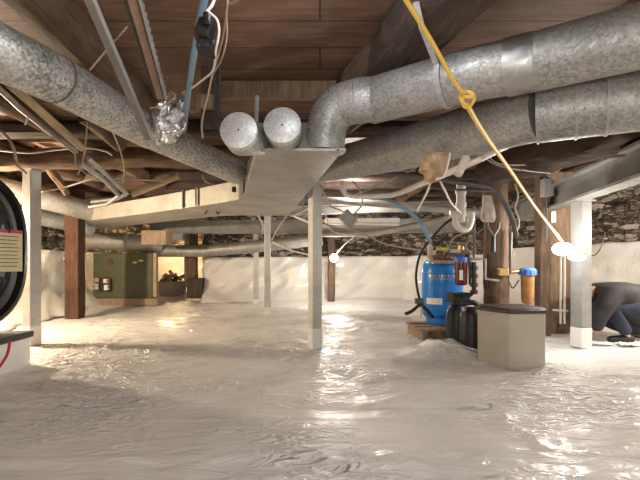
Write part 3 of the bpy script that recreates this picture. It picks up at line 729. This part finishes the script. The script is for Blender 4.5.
t = thing('drain_trap', 'white PVC standpipe and trap hanging in front of the stone wall', 'plumbing', P(462,190,4.1))
bm = NB(); tube(bm, PV((461,184,4.1),(461,222,4.1)), .042, 18); part('standpipe', bm, M['pvc'], t)
for py in (190,203,212):
    bm = NB(); tube(bm, PV((461,py,4.1),(461,py+4,4.1)), .05, 18); part('coupling', bm, M['pvc'], t)
bm = NB(); tube(bm, PV((456,215,4.1),(456,224,4.1),(461,229,4.1),(468,228,4.1),(471,220,4.1),(471,212,4.1)), .032, 14, True); part('trap_bend', bm, M['pvc'], t)
bm = NB(); tube(bm, PV((450,213,4.1),(473,215,4.1)), .024, 12); part('side_arm', bm, M['pvc'], t)
pipe('copper_pipe', PV((474,206,4.2),(474,258,4.2)), .012, 'gpvc', 'thin dark vertical pipe left of the rough timber post')
pipe('water_pipe', PV((472,259,4.1),(480,259,4.1),(485,259,4.1),(485,279,4.1),(499,281,4.1)), .014, 'steel', 'grey bent pipe at left edge of rough timber post')
t = thing('valve_assembly', 'black valve assembly with elbows between maroon filter and timber post', 'plumbing', P(474,275,4.1))
bm = NB(); tube(bm, PV((474,262,4.1),(474,292,4.1),(470,295,4.1),(462,296,4.1)), .022, 12); part('pipe', bm, M['black'], t)
for py in (266,274,283,290):
    bm = NB(); tube(bm, PV((474,py,4.1),(474,py+4,4.1)), .036, 14); part('union_nut', bm, M['black'], t)
bm = NB(); tube(bm, PV((465,256,4.1),(469,258,4.1),(470,285,4.1)), .014, 8, True); part('branch_pipe', bm, M['black'], t)
pipe('water_line', PV((511,232,4.2),(510.5,252,4.2),(510.5,274,4.2)), .016, 'gpvc', 'dark vertical water line right of rough timber post')
pipe('electric_wire', PV((515,236,4.0),(519,222,4.0),(515,208,4.0),(518,196,4.0),(515,184,4.0)), .008, 'wire', 'loose grey cord dangling right of the rough timber post', 'wire', True)
t = thing('y_fitting', 'dark forked pipe fitting mounted on the rough timber post', 'plumbing', P(493,240,4.15))
bm = NB(); tube(bm, PV((493,250,4.15),(493,236,4.15),(488,228,4.15),(487,222,4.15)), .016, 10); part('left_branch', bm, M['gpvc'], t)
bm = NB(); tube(bm, PV((493,236,4.15),(498,229,4.15),(499,222,4.15)), .016, 10); part('right_branch', bm, M['gpvc'], t)
bm = NB(); tube(bm, PV((493,252,4.15),(493,236,4.15)), .024, 10); part('stem', bm, M['black'], t)
# cloth tag & scrap bits
def ragged(name, Y, poly, th, m, label, cat, seed=0):
    bm = NB(); f_ = [bm.verts.new(P(x,y_,Y)) for x,y_ in poly]; b_ = [bm.verts.new(P(x,y_,Y)+V(0,th,0)) for x,y_ in poly]; n = len(poly)
    bm.faces.new(f_); bm.faces.new(b_[::-1])
    for i in range(n): bm.faces.new((f_[i],b_[i],b_[(i+1)%n],f_[(i+1)%n]))
    bmesh.ops.triangulate(bm, faces=bm.faces[:]); bmesh.ops.subdivide_edges(bm, edges=bm.edges[:], cuts=3, use_grid_fill=True)
    for v in bm.verts: v.co += V(noise.noise(v.co*25), noise.noise(v.co*18+V(5,seed,0))*2.2, noise.noise(v.co*25+V(0,0,7)))*.008
    return tag(obj(name, bm, M[m]), label, cat)
ragged('cloth_rag', 4.0, [(485,195),(492,196),(497,217),(494,222),(484,221),(482,217)], .05, 'cloth', 'off-white hanging rag tied in front of rough timber post', 'rag')
ragged('insulation_scrap', 2.42, [(424,157),(437,152),(449,154),(447,170),(442,178),(436,180),(429,178),(427,171),(422,169)], .09, 'insul', 'ragged brown paper insulation hanging below the grey duct', 'insulation')
pipe('wire_loop', PV((436,179,2.39),(444,176,2.39),(449,160,2.39),(450,153,2.39)), .0055, 'wirew', 'white wire looped around the hanging brown insulation', 'wire', True)
pipe('pvc_offcut', PV((458,174,2.35),(466,158,2.4)), .024, 'cloth', 'short whitish tube strapped beside the white drain pipe', 'pipe', seg=14)
pipe('hanging_wire', PV((431,180,3.3),(428,190,3.3),(424,198,3.3),(417,211,3.3)), .008, 'wirew', 'white wire end hanging below the brown insulation', 'wire', True)
pipe('hanging_wire', PV((440,181,3.5),(446,193,3.6),(452,204,3.8),(461,213,4.0)), .009, 'wirew', 'white wire curving from the insulation to the drain trap', 'wire', True)
# mid background: light strip, junction box
t = thing('strip_light', 'long white unlit strip fixture hung beneath the far beam', 'light fixture', P(362,220,6.2))
bm = NB(); box(bm, P(362,220.5,6.2), (1.07,.12,.06), -.03); part('housing', bm, M['white'], t, False, .008)
bm = NB(); tube(bm, [P(326,222.8,6.17), P(399,224.5,6.13)], .022, 10); part('tube', bm, M['pvc'], t)
t = thing('junction_box', 'grey square junction box tilted, dangling among wires at centre', 'electrical box', P(348,219,4.6))
bm = NB(); rot = (Matrix.Rotation(math.radians(-42),3,'Y')); box(bm, P(348,219,4.6), (.135,.06,.17), 0, rot); part('box_body', bm, M['box'], t, False, .008)
bm = NB(); box(bm, P(348,219,4.6)+V(0,-.033,0), (.12,.006,.155), 0, rot); part('cover_plate', bm, M['box'], t, False, .003)
t = thing('electrical_box', 'grey outlet box high on the narrow squared timber post', 'electrical box', P(547,187,4.88))
bm = NB(); box(bm, P(547,188,4.88), (.12,.09,.20)); part('box_body', bm, M['box'], t, False, .008)
bm = NB(); box(bm, P(547,188,4.88)+V(0,-.05,0), (.07,.012,.12)); part('outlet_cover', bm, M['steel'], t, False, .004)
bm = NB(); tube(bm, PV((547,168,4.9),(547,180,4.9)), .035, 12); part('conduit_hub', bm, M['gpvc'], t)
bm = NB(); tube(bm, PV((547,196,4.9),(546,240,4.9)), .012, 8); part('conduit', bm, M['gpvc'], t)
bm = NB(); box(bm, P(553.5,217,4.97), (.055,.012,.13)); tag(obj('light_switch', bm, M['white'], None, False, .004), 'small white plate fixed near the top of the wide plank', 'switch')
# white double pipe under lamp
t = thing('white_tube_pair', 'pair of thin white vertical tubes fastened to the wide plank', 'pipe', P(562,320,4.9))
for px in (560.5, 564.5):
    bm = NB(); tube(bm, PV((px,255,4.88),(px,324,4.88)), .012, 10); part('tube', bm, M['pvc'], t)
bm = NB(); tube(bm, PV((553,310,4.87),(568,311,4.87)), .012, 8); part('cross_bar', bm, M['pvc'], t)
bm = NB(); box(bm, P(561,325,4.9), (.07,.05,.04)); part('end_clamp', bm, M['rust'], t, False)

# yellow extension cord with knot + right lamp
kn = P(466,98,1.75)
pipe('extension_cord', PV((398,-12,1.35),(406,0,1.38),(432,42,1.55),(452,78,1.68),(463,93,1.74)), .0085, 'yel', 'yellow extension cord coming down from top to the knot', 'cord', True)
t = thing('cord_knot', 'yellow knot tied in the cord in front of the right duct', 'cord', kn)
bm = NB(); tube(bm, [kn+V(.024*math.sin(i/30*2*PI)+.004, -.004+.010*math.cos(i/30*4*PI), .032*math.cos(i/30*2*PI)-.004) for i in range(31)], .0075, 8); part('loop', bm, M['yel'], t)
bm = NB(); tube(bm, [kn+V(-.022,.0,.006), kn+V(-.018,-.020,-.002), kn+V(.004,-.026,-.006), kn+V(.024,-.016,.002), kn+V(.022,.0,.012)], .0075, 8, True); part('wrap', bm, M['yel'], t)
bm = NB(); tube(bm, [kn+V(-.012,.004,.022), kn+V(-.024,-.006,.0), kn+V(-.014,-.01,-.024), kn+V(.006,0,-.03)], .0075, 8, True); part('wrap', bm, M['yel'], t)
pipe('extension_cord', PV((467,105,1.77),(485,135,2.1),(510,170,2.75),(536,208,3.5),(562,241,4.12)), .011, 'yel', 'yellow extension cord running from knot down to the right lamp', 'cord', True)
t = thing('work_lamp', 'lit double work lamp hanging by the wide plank at right', 'lamp', P(563,249,4.12))
bm = NB(); lathe(bm, [(.03,.02),(.035,.05),(.05,.06),(.02,.075)], P(563,252,4.22)+V(0,0,.02), 20); part('lamp_socket', bm, M['white'], t)
bm = NB(); bmesh.ops.create_uvsphere(bm, u_segments=20, v_segments=12, radius=1, matrix=Matrix.Translation(P(563,249,4.12)) @ Matrix.Diagonal((.10,.06,.062,1))); o_l2 = part('lamp_lens', bm, M['led'], t)
bm = NB(); bmesh.ops.create_uvsphere(bm, u_segments=20, v_segments=12, radius=1, matrix=Matrix.Translation(P(577,257,4.05)) @ Matrix.Diagonal((.085,.04,.034,1))); part('lamp_lens', bm, M['led'], t)
bm = NB(); tube(bm, PV((563,247,4.12),(577,254,4.08)), .018, 10); part('arm', bm, M['white'], t)
t = thing('hanging_bulb', 'small bright bulb hanging in front of the round wooden post at centre', 'lamp', P(334,258,8.2))
bm = NB(); bmesh.ops.create_uvsphere(bm, u_segments=16, v_segments=10, radius=.075, matrix=Matrix.Translation(P(334,258,8.2))); part('bulb', bm, M['bulb'], t)
bm = NB(); bmesh.ops.create_uvsphere(bm, u_segments=12, v_segments=8, radius=.04, matrix=Matrix.Translation(P(340,265,8.1)) @ Matrix.Diagonal((1.4,.7,.7,1))); part('second_lens', bm, M['led'], t)
bm = NB(); tube(bm, PV((334,256,8.2),(345,244,8.2),(356,235,8.2)), .012, 8); part('cord', bm, M['wire'], t)
# ------------------------------------------------------------------ overhead rails, pipes, wires at top left
def rail(pts, w, h, m, label, name='metal_rail'):
    bm = NB(); a, b = pts; bar(bm, a, b, w, h, up=V(0,-.7,.7)); return tag(obj(name, bm, M[m], None, False, .002), label, 'rail')
t = thing('angle_rail', 'thin steel angle rail crossing in front of left duct', 'rail', P(110,45,1.55))
a_, b_ = P(84,-12,1.40), P(149,140,1.95)
bm = NB(); bar(bm, a_, b_, .032, .004, up=V(0,-.8,.6)); part('flange', bm, M['rail'], t, False)
bm = NB(); bar(bm, a_+V(.017,.0,0), b_+V(.017,0,0), .004, .028, up=V(0,-.8,.6)); part('web', bm, M['steel'], t, False)
t = thing('channel_rail', 'brown channel rail with black slotted edge above the foil wrap', 'rail', P(150,50,1.9))
a_, b_ = P(128,-12,1.75), P(160,98,2.35)
bm = NB(); bar(bm, a_, b_, .034, .02, up=V(0,-.8,.6)); part('channel', bm, M['railb'], t, False, .003)
bm = NB(); bar(bm, a_+V(-.024,0,0), b_+V(-.024,0,0), .012, .026, up=V(0,-.8,.6)); part('edge_strip', bm, M['wired'], t, False)
bm = NB(); bar(bm, a_+V(.034,0,0), b_+V(.03,0,0), .012, .03, up=V(0,-.8,.6))
for i in range(16):
    q = (a_+V(.04,0,0)).lerp(b_+V(.036,0,0), i/16); box(bm, q, (.014,.02,.02))
part('slotted_edge', bm, M['steel'], t, False)
pipe('blue_pipe', PV((207,-12,1.75),(200,20,1.9),(193,60,2.15),(187,100,2.5),(184,130,2.8)), .016, 'bpipe', 'pale blue vertical water pipe at upper left of centre', seg=12)
# black triple tap
c = P(205,36,1.62)
t = thing('outlet_adapter', 'black triple outlet adapter hanging on a cord beside blue pipe', 'electrical outlet', c)
rot = Matrix.Rotation(math.radians(12),3,'Y') @ Matrix.Rotation(math.radians(-20),3,'X')
bm = NB(); box(bm, c+V(0,0,.02), (.062,.055,.085), 0, rot); part('adapter_body', bm, M['blackg'], t, False, .01)
bm = NB(); box(bm, c+V(.008,0,-.045), (.07,.06,.05), 0, rot); part('outlet_face', bm, M['black'], t, False, .01)
for dx in (-.014,.018):
    bm = NB(); box(bm, c+V(dx,-.032,-.05), (.006,.004,.014), 0, rot); part('slot', bm, M['wired'], t, False)
bm = NB(); tube(bm, PV((208,14,1.6),(207,26,1.6)), .018, 12); part('plug', bm, M['black'], t)
pipe('electric_wire', PV((216,-14,1.6),(213,3,1.6),(207,12,1.6),(208,16,1.6)), .006, 'wirew', 'white cord entering the top of the black outlet adapter', 'wire', True)
pipe('electric_wire', PV((209,12,1.57),(217,20,1.57),(219,32,1.57),(216,50,1.6),(213,70,1.75),(205,78,1.9),(192,88,2.1)), .0045, 'wirew', 'white cord looping round the black adapter to the blue pipe', 'wire', True)
pipe('tan_wire', PV((228,-14,1.8),(227,10,1.8),(222,40,1.9),(213,72,2.0),(208,95,2.1),(202,122,2.2),(203,138,2.3)), .005, 'wireo', 'tan wire hanging straight down right of the black adapter', 'wire', True)
pipe('tan_wire', PV((226,10,1.8),(227,35,1.85),(222,58,1.9),(214,72,2.0)), .004, 'wireo', 'short tan wire loop bulging right of the longer tan wire', 'wire', True)
pipe('tan_wire', PV((228,4,1.8),(236,1,1.75),(250,-6,1.7)), .005, 'wireo', 'tan wire leaving the picture top above the adapter', 'wire', True)
# foil wrap
bm = NB(); bmesh.ops.create_icosphere(bm, subdivisions=4, radius=1, matrix=Matrix.Translation(P(170,120,2.62)) @ Matrix.Rotation(.35,4,'Y') @ Matrix.Diagonal((.085,.07,.155,1)))
for v in bm.verts: v.co += V(noise.noise(v.co*22), noise.noise(v.co*22+V(4,0,0)), noise.noise(v.co*22+V(0,4,0)))*.04
tag(obj('foil_wrap', bm, M['foil'], None, False), 'crumpled silver foil wrapped on the left duct', 'foil')
bm = NB(); bmesh.ops.create_icosphere(bm, subdivisions=3, radius=1, matrix=Matrix.Translation(P(180,102,2.8)) @ Matrix.Diagonal((.08,.06,.06,1)))
for v in bm.verts: v.co += V(noise.noise(v.co*26), noise.noise(v.co*26+V(4,0,0)), noise.noise(v.co*26+V(0,4,0)))*.05
tag(obj('insulation_scrap', bm, M['insul'], None, False), 'brown insulation tuft above the silver foil', 'insulation')
pipe('hanger_strap', PV((219,60,2.6),(219,130,2.6)), .012, 'wired', 'dark vertical strap left of the two capped duct stubs', 'strap', seg=4)
pipe('hanger_strap', PV((257,96,2.45),(256,124,2.4)), .012, 'steel', 'grey metal hanger strap between the two capped stubs', 'strap', seg=4)
# left pipes
pipe('steel_pipe', PV((-10,80,2.2),(20,108,2.5),(50,132,2.8),(76,152,3.1)), .018, 'rail', 'dark steel pipe slanting beneath the left duct', seg=12)
for dx, dy, lab in ((0,0,'upper grey pipe of a pair bending left above trunk duct'),(-8,5,'lower grey pipe of a pair bending left above trunk duct')):
    pipe('conduit_pipe', PV((88+dx,158+dy,3.3),(107+dx*.6,175+dy*.6,3.6),(127+dx,194+dy*.3,3.9),(116+dx,199+dy,4.0),(92+dx*.3,202+dy,4.15)), .018, 'steel', lab, seg=10)
W = 'wire'
for pts, r, m, label in (
  (((0,131,3.2),(9,139,3.2),(14,150,3.2),(18,166,3.3),(26,173,3.6)), .012, 'wireo', 'tan cable curving down to the top of the left metal post'),
  (((-5,150,4.0),(30,153,4.0),(55,150,4.0),(85,148,3.9),(105,151,3.9),(112,155,3.9)), .009, 'wire', 'grey wire strung horizontally across the left log beam'),
  (((40,192,4.5),(62,188,4.3),(85,181,4.0),(104,175,3.9)), .008, 'wire', 'wire sagging from the left post to the bent pipes'),
  (((87,122,2.9),(86,140,3.0),(83,160,3.1),(78,175,3.2)), .006, 'wireo', 'thin wire dangling beneath the tan pole'),
  (((75,155,3.1),(76,165,3.15),(84,172,3.2),(92,176,3.2)), .007, 'wireo', 'short brown wire curl beside the bent pipes'),
  (((112,130,2.9),(120,150,3.2),(124,168,3.5),(122,184,3.7)), .005, 'wire', 'faint thin wire hanging left of centre under the duct'),
  (((115,179,3.8),(140,180,3.9),(165,181,4.0)), .007, 'wire', 'wire crossing behind the bent pipe corner'),
  (((90,70,1.75),(105,52,1.7),(127,27,1.65)), .0035, 'wireo', 'thin coppery wire crossing behind the steel angle rail'),
  (((150,108,2.4),(162,106,2.4),(173,99,2.4),(176,94,2.4)), .005, 'wireo', 'rusty wire end sticking out above the foil wrap'),
  (((24,112,2.6),(27,118,2.6),(25,125,2.6)), .006, 'wirew', 'short pale wire tail under the steel pipe at far left'),
  (((202,175,3.9),(206,182,3.9),(212,184,4.0)), .007, 'wire', 'short wire hooked below the left duct end'),
  (((320,178,4.1),(323,192,4.1),(331,206,4.2),(340,210,4.4),(346,214,4.5)), .009, 'wire', 'grey wire from the centre post down to junction box'),
  (((352,181,4.3),(360,190,4.3),(362,204,4.4),(354,214,4.5)), .010, 'wire', 'looped grey wire right of the junction box'),
  (((352,196,4.4),(372,188,4.2),(400,176,3.9),(424,163,3.6)), .008, 'wire', 'straight wire rising right from the junction box area'),
  (((320,222,4.6),(338,228,4.7),(360,232,4.9),(385,244,5.2),(420,250,4.8),(428,249,4.75)), .010, 'wireo', 'tan cable sagging from the centre post to the blue tank'),
  (((320,200,4.5),(326,216,4.6),(334,232,4.7),(368,238,5.0)), .006, 'wirew', 'thin white wire behind the junction box'),
  (((258,215,6.0),(263,226,6.0),(262,234,6.1)), .012, 'wire', 'wire hanging in front of middle thin post'),
  (((295,206,5.5),(285,218,5.5),(276,232,5.6),(272,240,5.8)), .010, 'wire', 'wire curving left between thin post and centre post'),
  (((272,242,5.8),(290,250,5.8),(309,255,5.8)), .010, 'wirew', 'pale wire slanting to the centre post above far sheet'),
  (((480,155,3.3),(500,166,3.3),(530,171,3.4),(550,173,3.5)), .006, 'wire', 'thin wire crossing behind yellow cord above the timber post'),
  (((480,145,3.2),(497,163,3.3),(525,165,3.4)), .005, 'wire', 'upper thin wire sagging behind yellow cord'),
  (((509,282,4.2),(513,288,4.2),(519,280,4.2)), .007, 'wired', 'small dark wire loop below the brass valve'),
  (((588,255,4.3),(595,255,4.3),(601,247,4.3),(605,232,4.4)), .006, 'wired', 'dark wire curling right of the right metal post'),
  (((476,232,4.5),(462,234,4.6),(452,240,4.7),(448,252,4.7)), .011, 'wireo', 'tan tubing arching above the manifold'),
  (((484,228,4.5),(470,240,4.6),(466,248,4.7),(474,256,4.7)), .011, 'wireo', 'tan tubing curving beside the black valve assembly'),
  (((205,214,5.2),(212,205,5.2),(218,214,5.3),(222,206,5.3)), .010, 'wired', 'dark wire tangle under the trunk duct'),
): pipe('wire', PV(*pts), r, m, label, 'wire', True, 6)
for pts, label in ((((293,216,6.6),(320,203,6.3)),'white stick slanting upward right of thin post'),(((293,216,6.6),(312,224,6.5)),'white stick slanting downward right of thin post')):
    pipe('white_rod', PV(*pts), .014, 'pvc', label, 'rod')
pipe('blue_pipe', PV((285,197,5.5),(318,200,5.4)), .022, 'bpipe', 'short blue pipe behind the plenum near the centre post')
pipe('long_pipe', PV((322,200,6.2),(400,205,6.0),(480,213,5.6)), .05, 'steel', 'grey pipe passing under the white drain pipe', seg=14)
pipe('long_pipe', PV((322,234,7.6),(372,233,7.4),(430,222,7.0),(505,203,6.2)), .05, 'trunk', 'pale long pipe curving across the stone wall to right', curve=True, seg=14)

# ------------------------------------------------------------------ black round fan at left edge
FS = 1.68
fc = V(-1.57*FS, 1.83*FS, .94)
t = thing('drum_fan', 'large black round fan housing with yellow paper label at left edge', 'fan', fc)
phi = math.radians(80); ux = V(math.cos(phi), math.sin(phi), 0); uz = V(math.sin(phi), -math.cos(phi), 0); uy = V(0,0,1)
def sup(r, a_, n=2.7):
    c_, s_ = math.cos(a_), math.sin(a_); k = (abs(c_)**n+abs(s_)**n)**(-1/n); w_ = min(1, r/.30)
    return r*(1+(k-1)*w_)
def flathe(prof, seg=72):
    bm = NB(); R_ = []
    for r, z in prof:
        R_.append([bm.verts.new(fc+(ux*math.cos(2*PI*q/seg)+uy*math.sin(2*PI*q/seg))*sup(r,2*PI*q/seg)*FS+uz*z*FS) for q in range(seg)])
    for i in range(len(R_)-1):
        for q in range(seg): bm.faces.new((R_[i][q], R_[i][(q+1)%seg], R_[i+1][(q+1)%seg], R_[i+1][q]))
    bm.faces.new(R_[0][::-1]); bm.faces.new(R_[-1]); return bm
part('housing', flathe([(.02,-.15),(.33,-.15),(.372,-.12),(.378,0),(.372,.014),(.352,.018),(.342,-.012),(.315,-.018),(.300,.012),(.285,.016),(.27,-.004),(.22,-.016),(.16,-.016),(.10,.0),(.085,.02),(.01,.03)]), M['blackg'], t)
for k in range(8):
    a_ = k*PI/4+.2; d_ = ux*math.cos(a_)+uy*math.sin(a_)
    bm = NB(); bar(bm, fc+d_*.09*FS+uz*.004, fc+d_*.27*FS+uz*.004, .035, .03, up=uz); part('rib', bm, M['black'], t, False, .004)
kb = part('hub_knob', flathe([(.045,.02),(.05,.035),(.03,.045),(.001,.046)], 28), M['black'], t)
kb.location = (0,0,0)
def facebox(t_, h_, w, h, lift, th=.003):
    bm = NB(); R3 = Matrix((ux, uy, uz)).transposed(); box(bm, fc+(ux*t_+uy*h_)*FS+uz*lift, (w*FS,h*FS,th), 0, R3); return bm
lab = part('paper_label', facebox(.245,.0,.17,.20,.040), M['paper'], t, False, label='yellow paper label with pink band')
part('label_band', facebox(.245,.095,.17,.016,.043), M['magenta'], lab, False)
for k in range(9): part('text_line', facebox(.245+.004*(k%3),.070-k*.018,.13-.02*(k%3),.004,.043,.001), M['ink'], lab, False)
q0 = fc+(ux*.25+uy*.14)*FS+uz*.03; bm = NB(); tube(bm, [q0, q0+uz*.03-uy*.04, q0-uy*.09+uz*.02], .006, 6, True); part('label_tie', bm, M['blackr'], t)
# white box under it
bx = V(-.721*3.25-.16, 3.25, 0)
t = thing('white_tank', 'white box with black top supporting the black fan, lower left edge', 'box', bx)
bm = NB(); box(bm, bx+V(0,0,.12), (.30,.5,.24)); part('box_body', bm, M['white'], t, False, .012)
bm = NB(); box(bm, bx+V(0,0,.265), (.33,.54,.05)); part('black_top', bm, M['black'], t, False, .01)
pipe('red_cord', PV((10,341,2.95),(8,352,2.93),(3,362,2.9),(-5,372,2.88)), .009, 'red', 'red cord draped on the white box at left edge', 'cord', True)

# ------------------------------------------------------------------ lights
def point(loc, e, col, r=.06, name='lamp_or_fill_light'):
    l = bpy.data.lights.new(name, 'POINT'); l.energy = e; l.color = col; l.shadow_soft_size = r
    o = bpy.data.objects.new(name, l); C.objects.link(o); o.location = loc; return o
point(P(563,243,3.98)+V(0,-.02,0), 26, (1,.93,.84), .05)
point(P(334,260,8.05), 42, (1,.90,.78), .06)
point(V(3.75,4.15,1.25), 110, (1,.92,.82), .06)
# bare bulb tucked behind the left trunk duct
LB = V(-1.72,5.62,1.56)
t = thing('hanging_bulb', 'warm bulb behind the left trunk duct', 'lamp', LB)
bm = NB(); bmesh.ops.create_uvsphere(bm, u_segments=14, v_segments=10, radius=.03, matrix=Matrix.Translation(LB)); part('bulb', bm, M['bulbw'], t)
bm = NB(); tube(bm, [LB+V(0,0,.02), LB+V(0,0,.10)], .02, 10); part('socket', bm, M['white'], t)
point(LB+V(0,-.05,0), 100, (1,.74,.46), .05)
point(V(-3.5,10.2,1.35), 60, (1,.70,.36), .06)
point(V(-3.95,4.6,1.32), 300, (1,.80,.56), .04)
point(V(.45,6.1,1.80), 60, (1,.90,.78), .06)  # unseen fill light added to brighten the middle of the floor
# cool lamp above the frame, then two added fill lights around the camera
point(V(.05,1.30,2.03), 20, (.88,.94,1), .08)
point(V(-.4,-.9,1.0), 95, (1,.96,.92), .25)
point(V(2.6,.4,1.1), 50, (1,.93,.86), .2)
w = bpy.data.worlds.new('w'); sc.world = w; w.use_nodes = True
w.node_tree.nodes['Background'].inputs['Color'].default_value = (.02,.018,.016,1)

# ------------------------------------------------------------------ camera
cam = bpy.data.cameras.new('camera'); co = bpy.data.objects.new('camera', cam); C.objects.link(co)
co.location = (0,0,CZ); co.rotation_euler = (PI/2,0,0)
cam.sensor_width = 36; cam.lens = 36*F/640; cam.shift_y = (HY-240)/640; cam.clip_start = .02; sc.camera = co
sc.view_settings.view_transform = 'Standard'; sc.view_settings.look = 'None'; sc.view_settings.gamma = 1
sc.view_settings.use_curve_mapping = False; sc.view_settings.exposure = 0.08
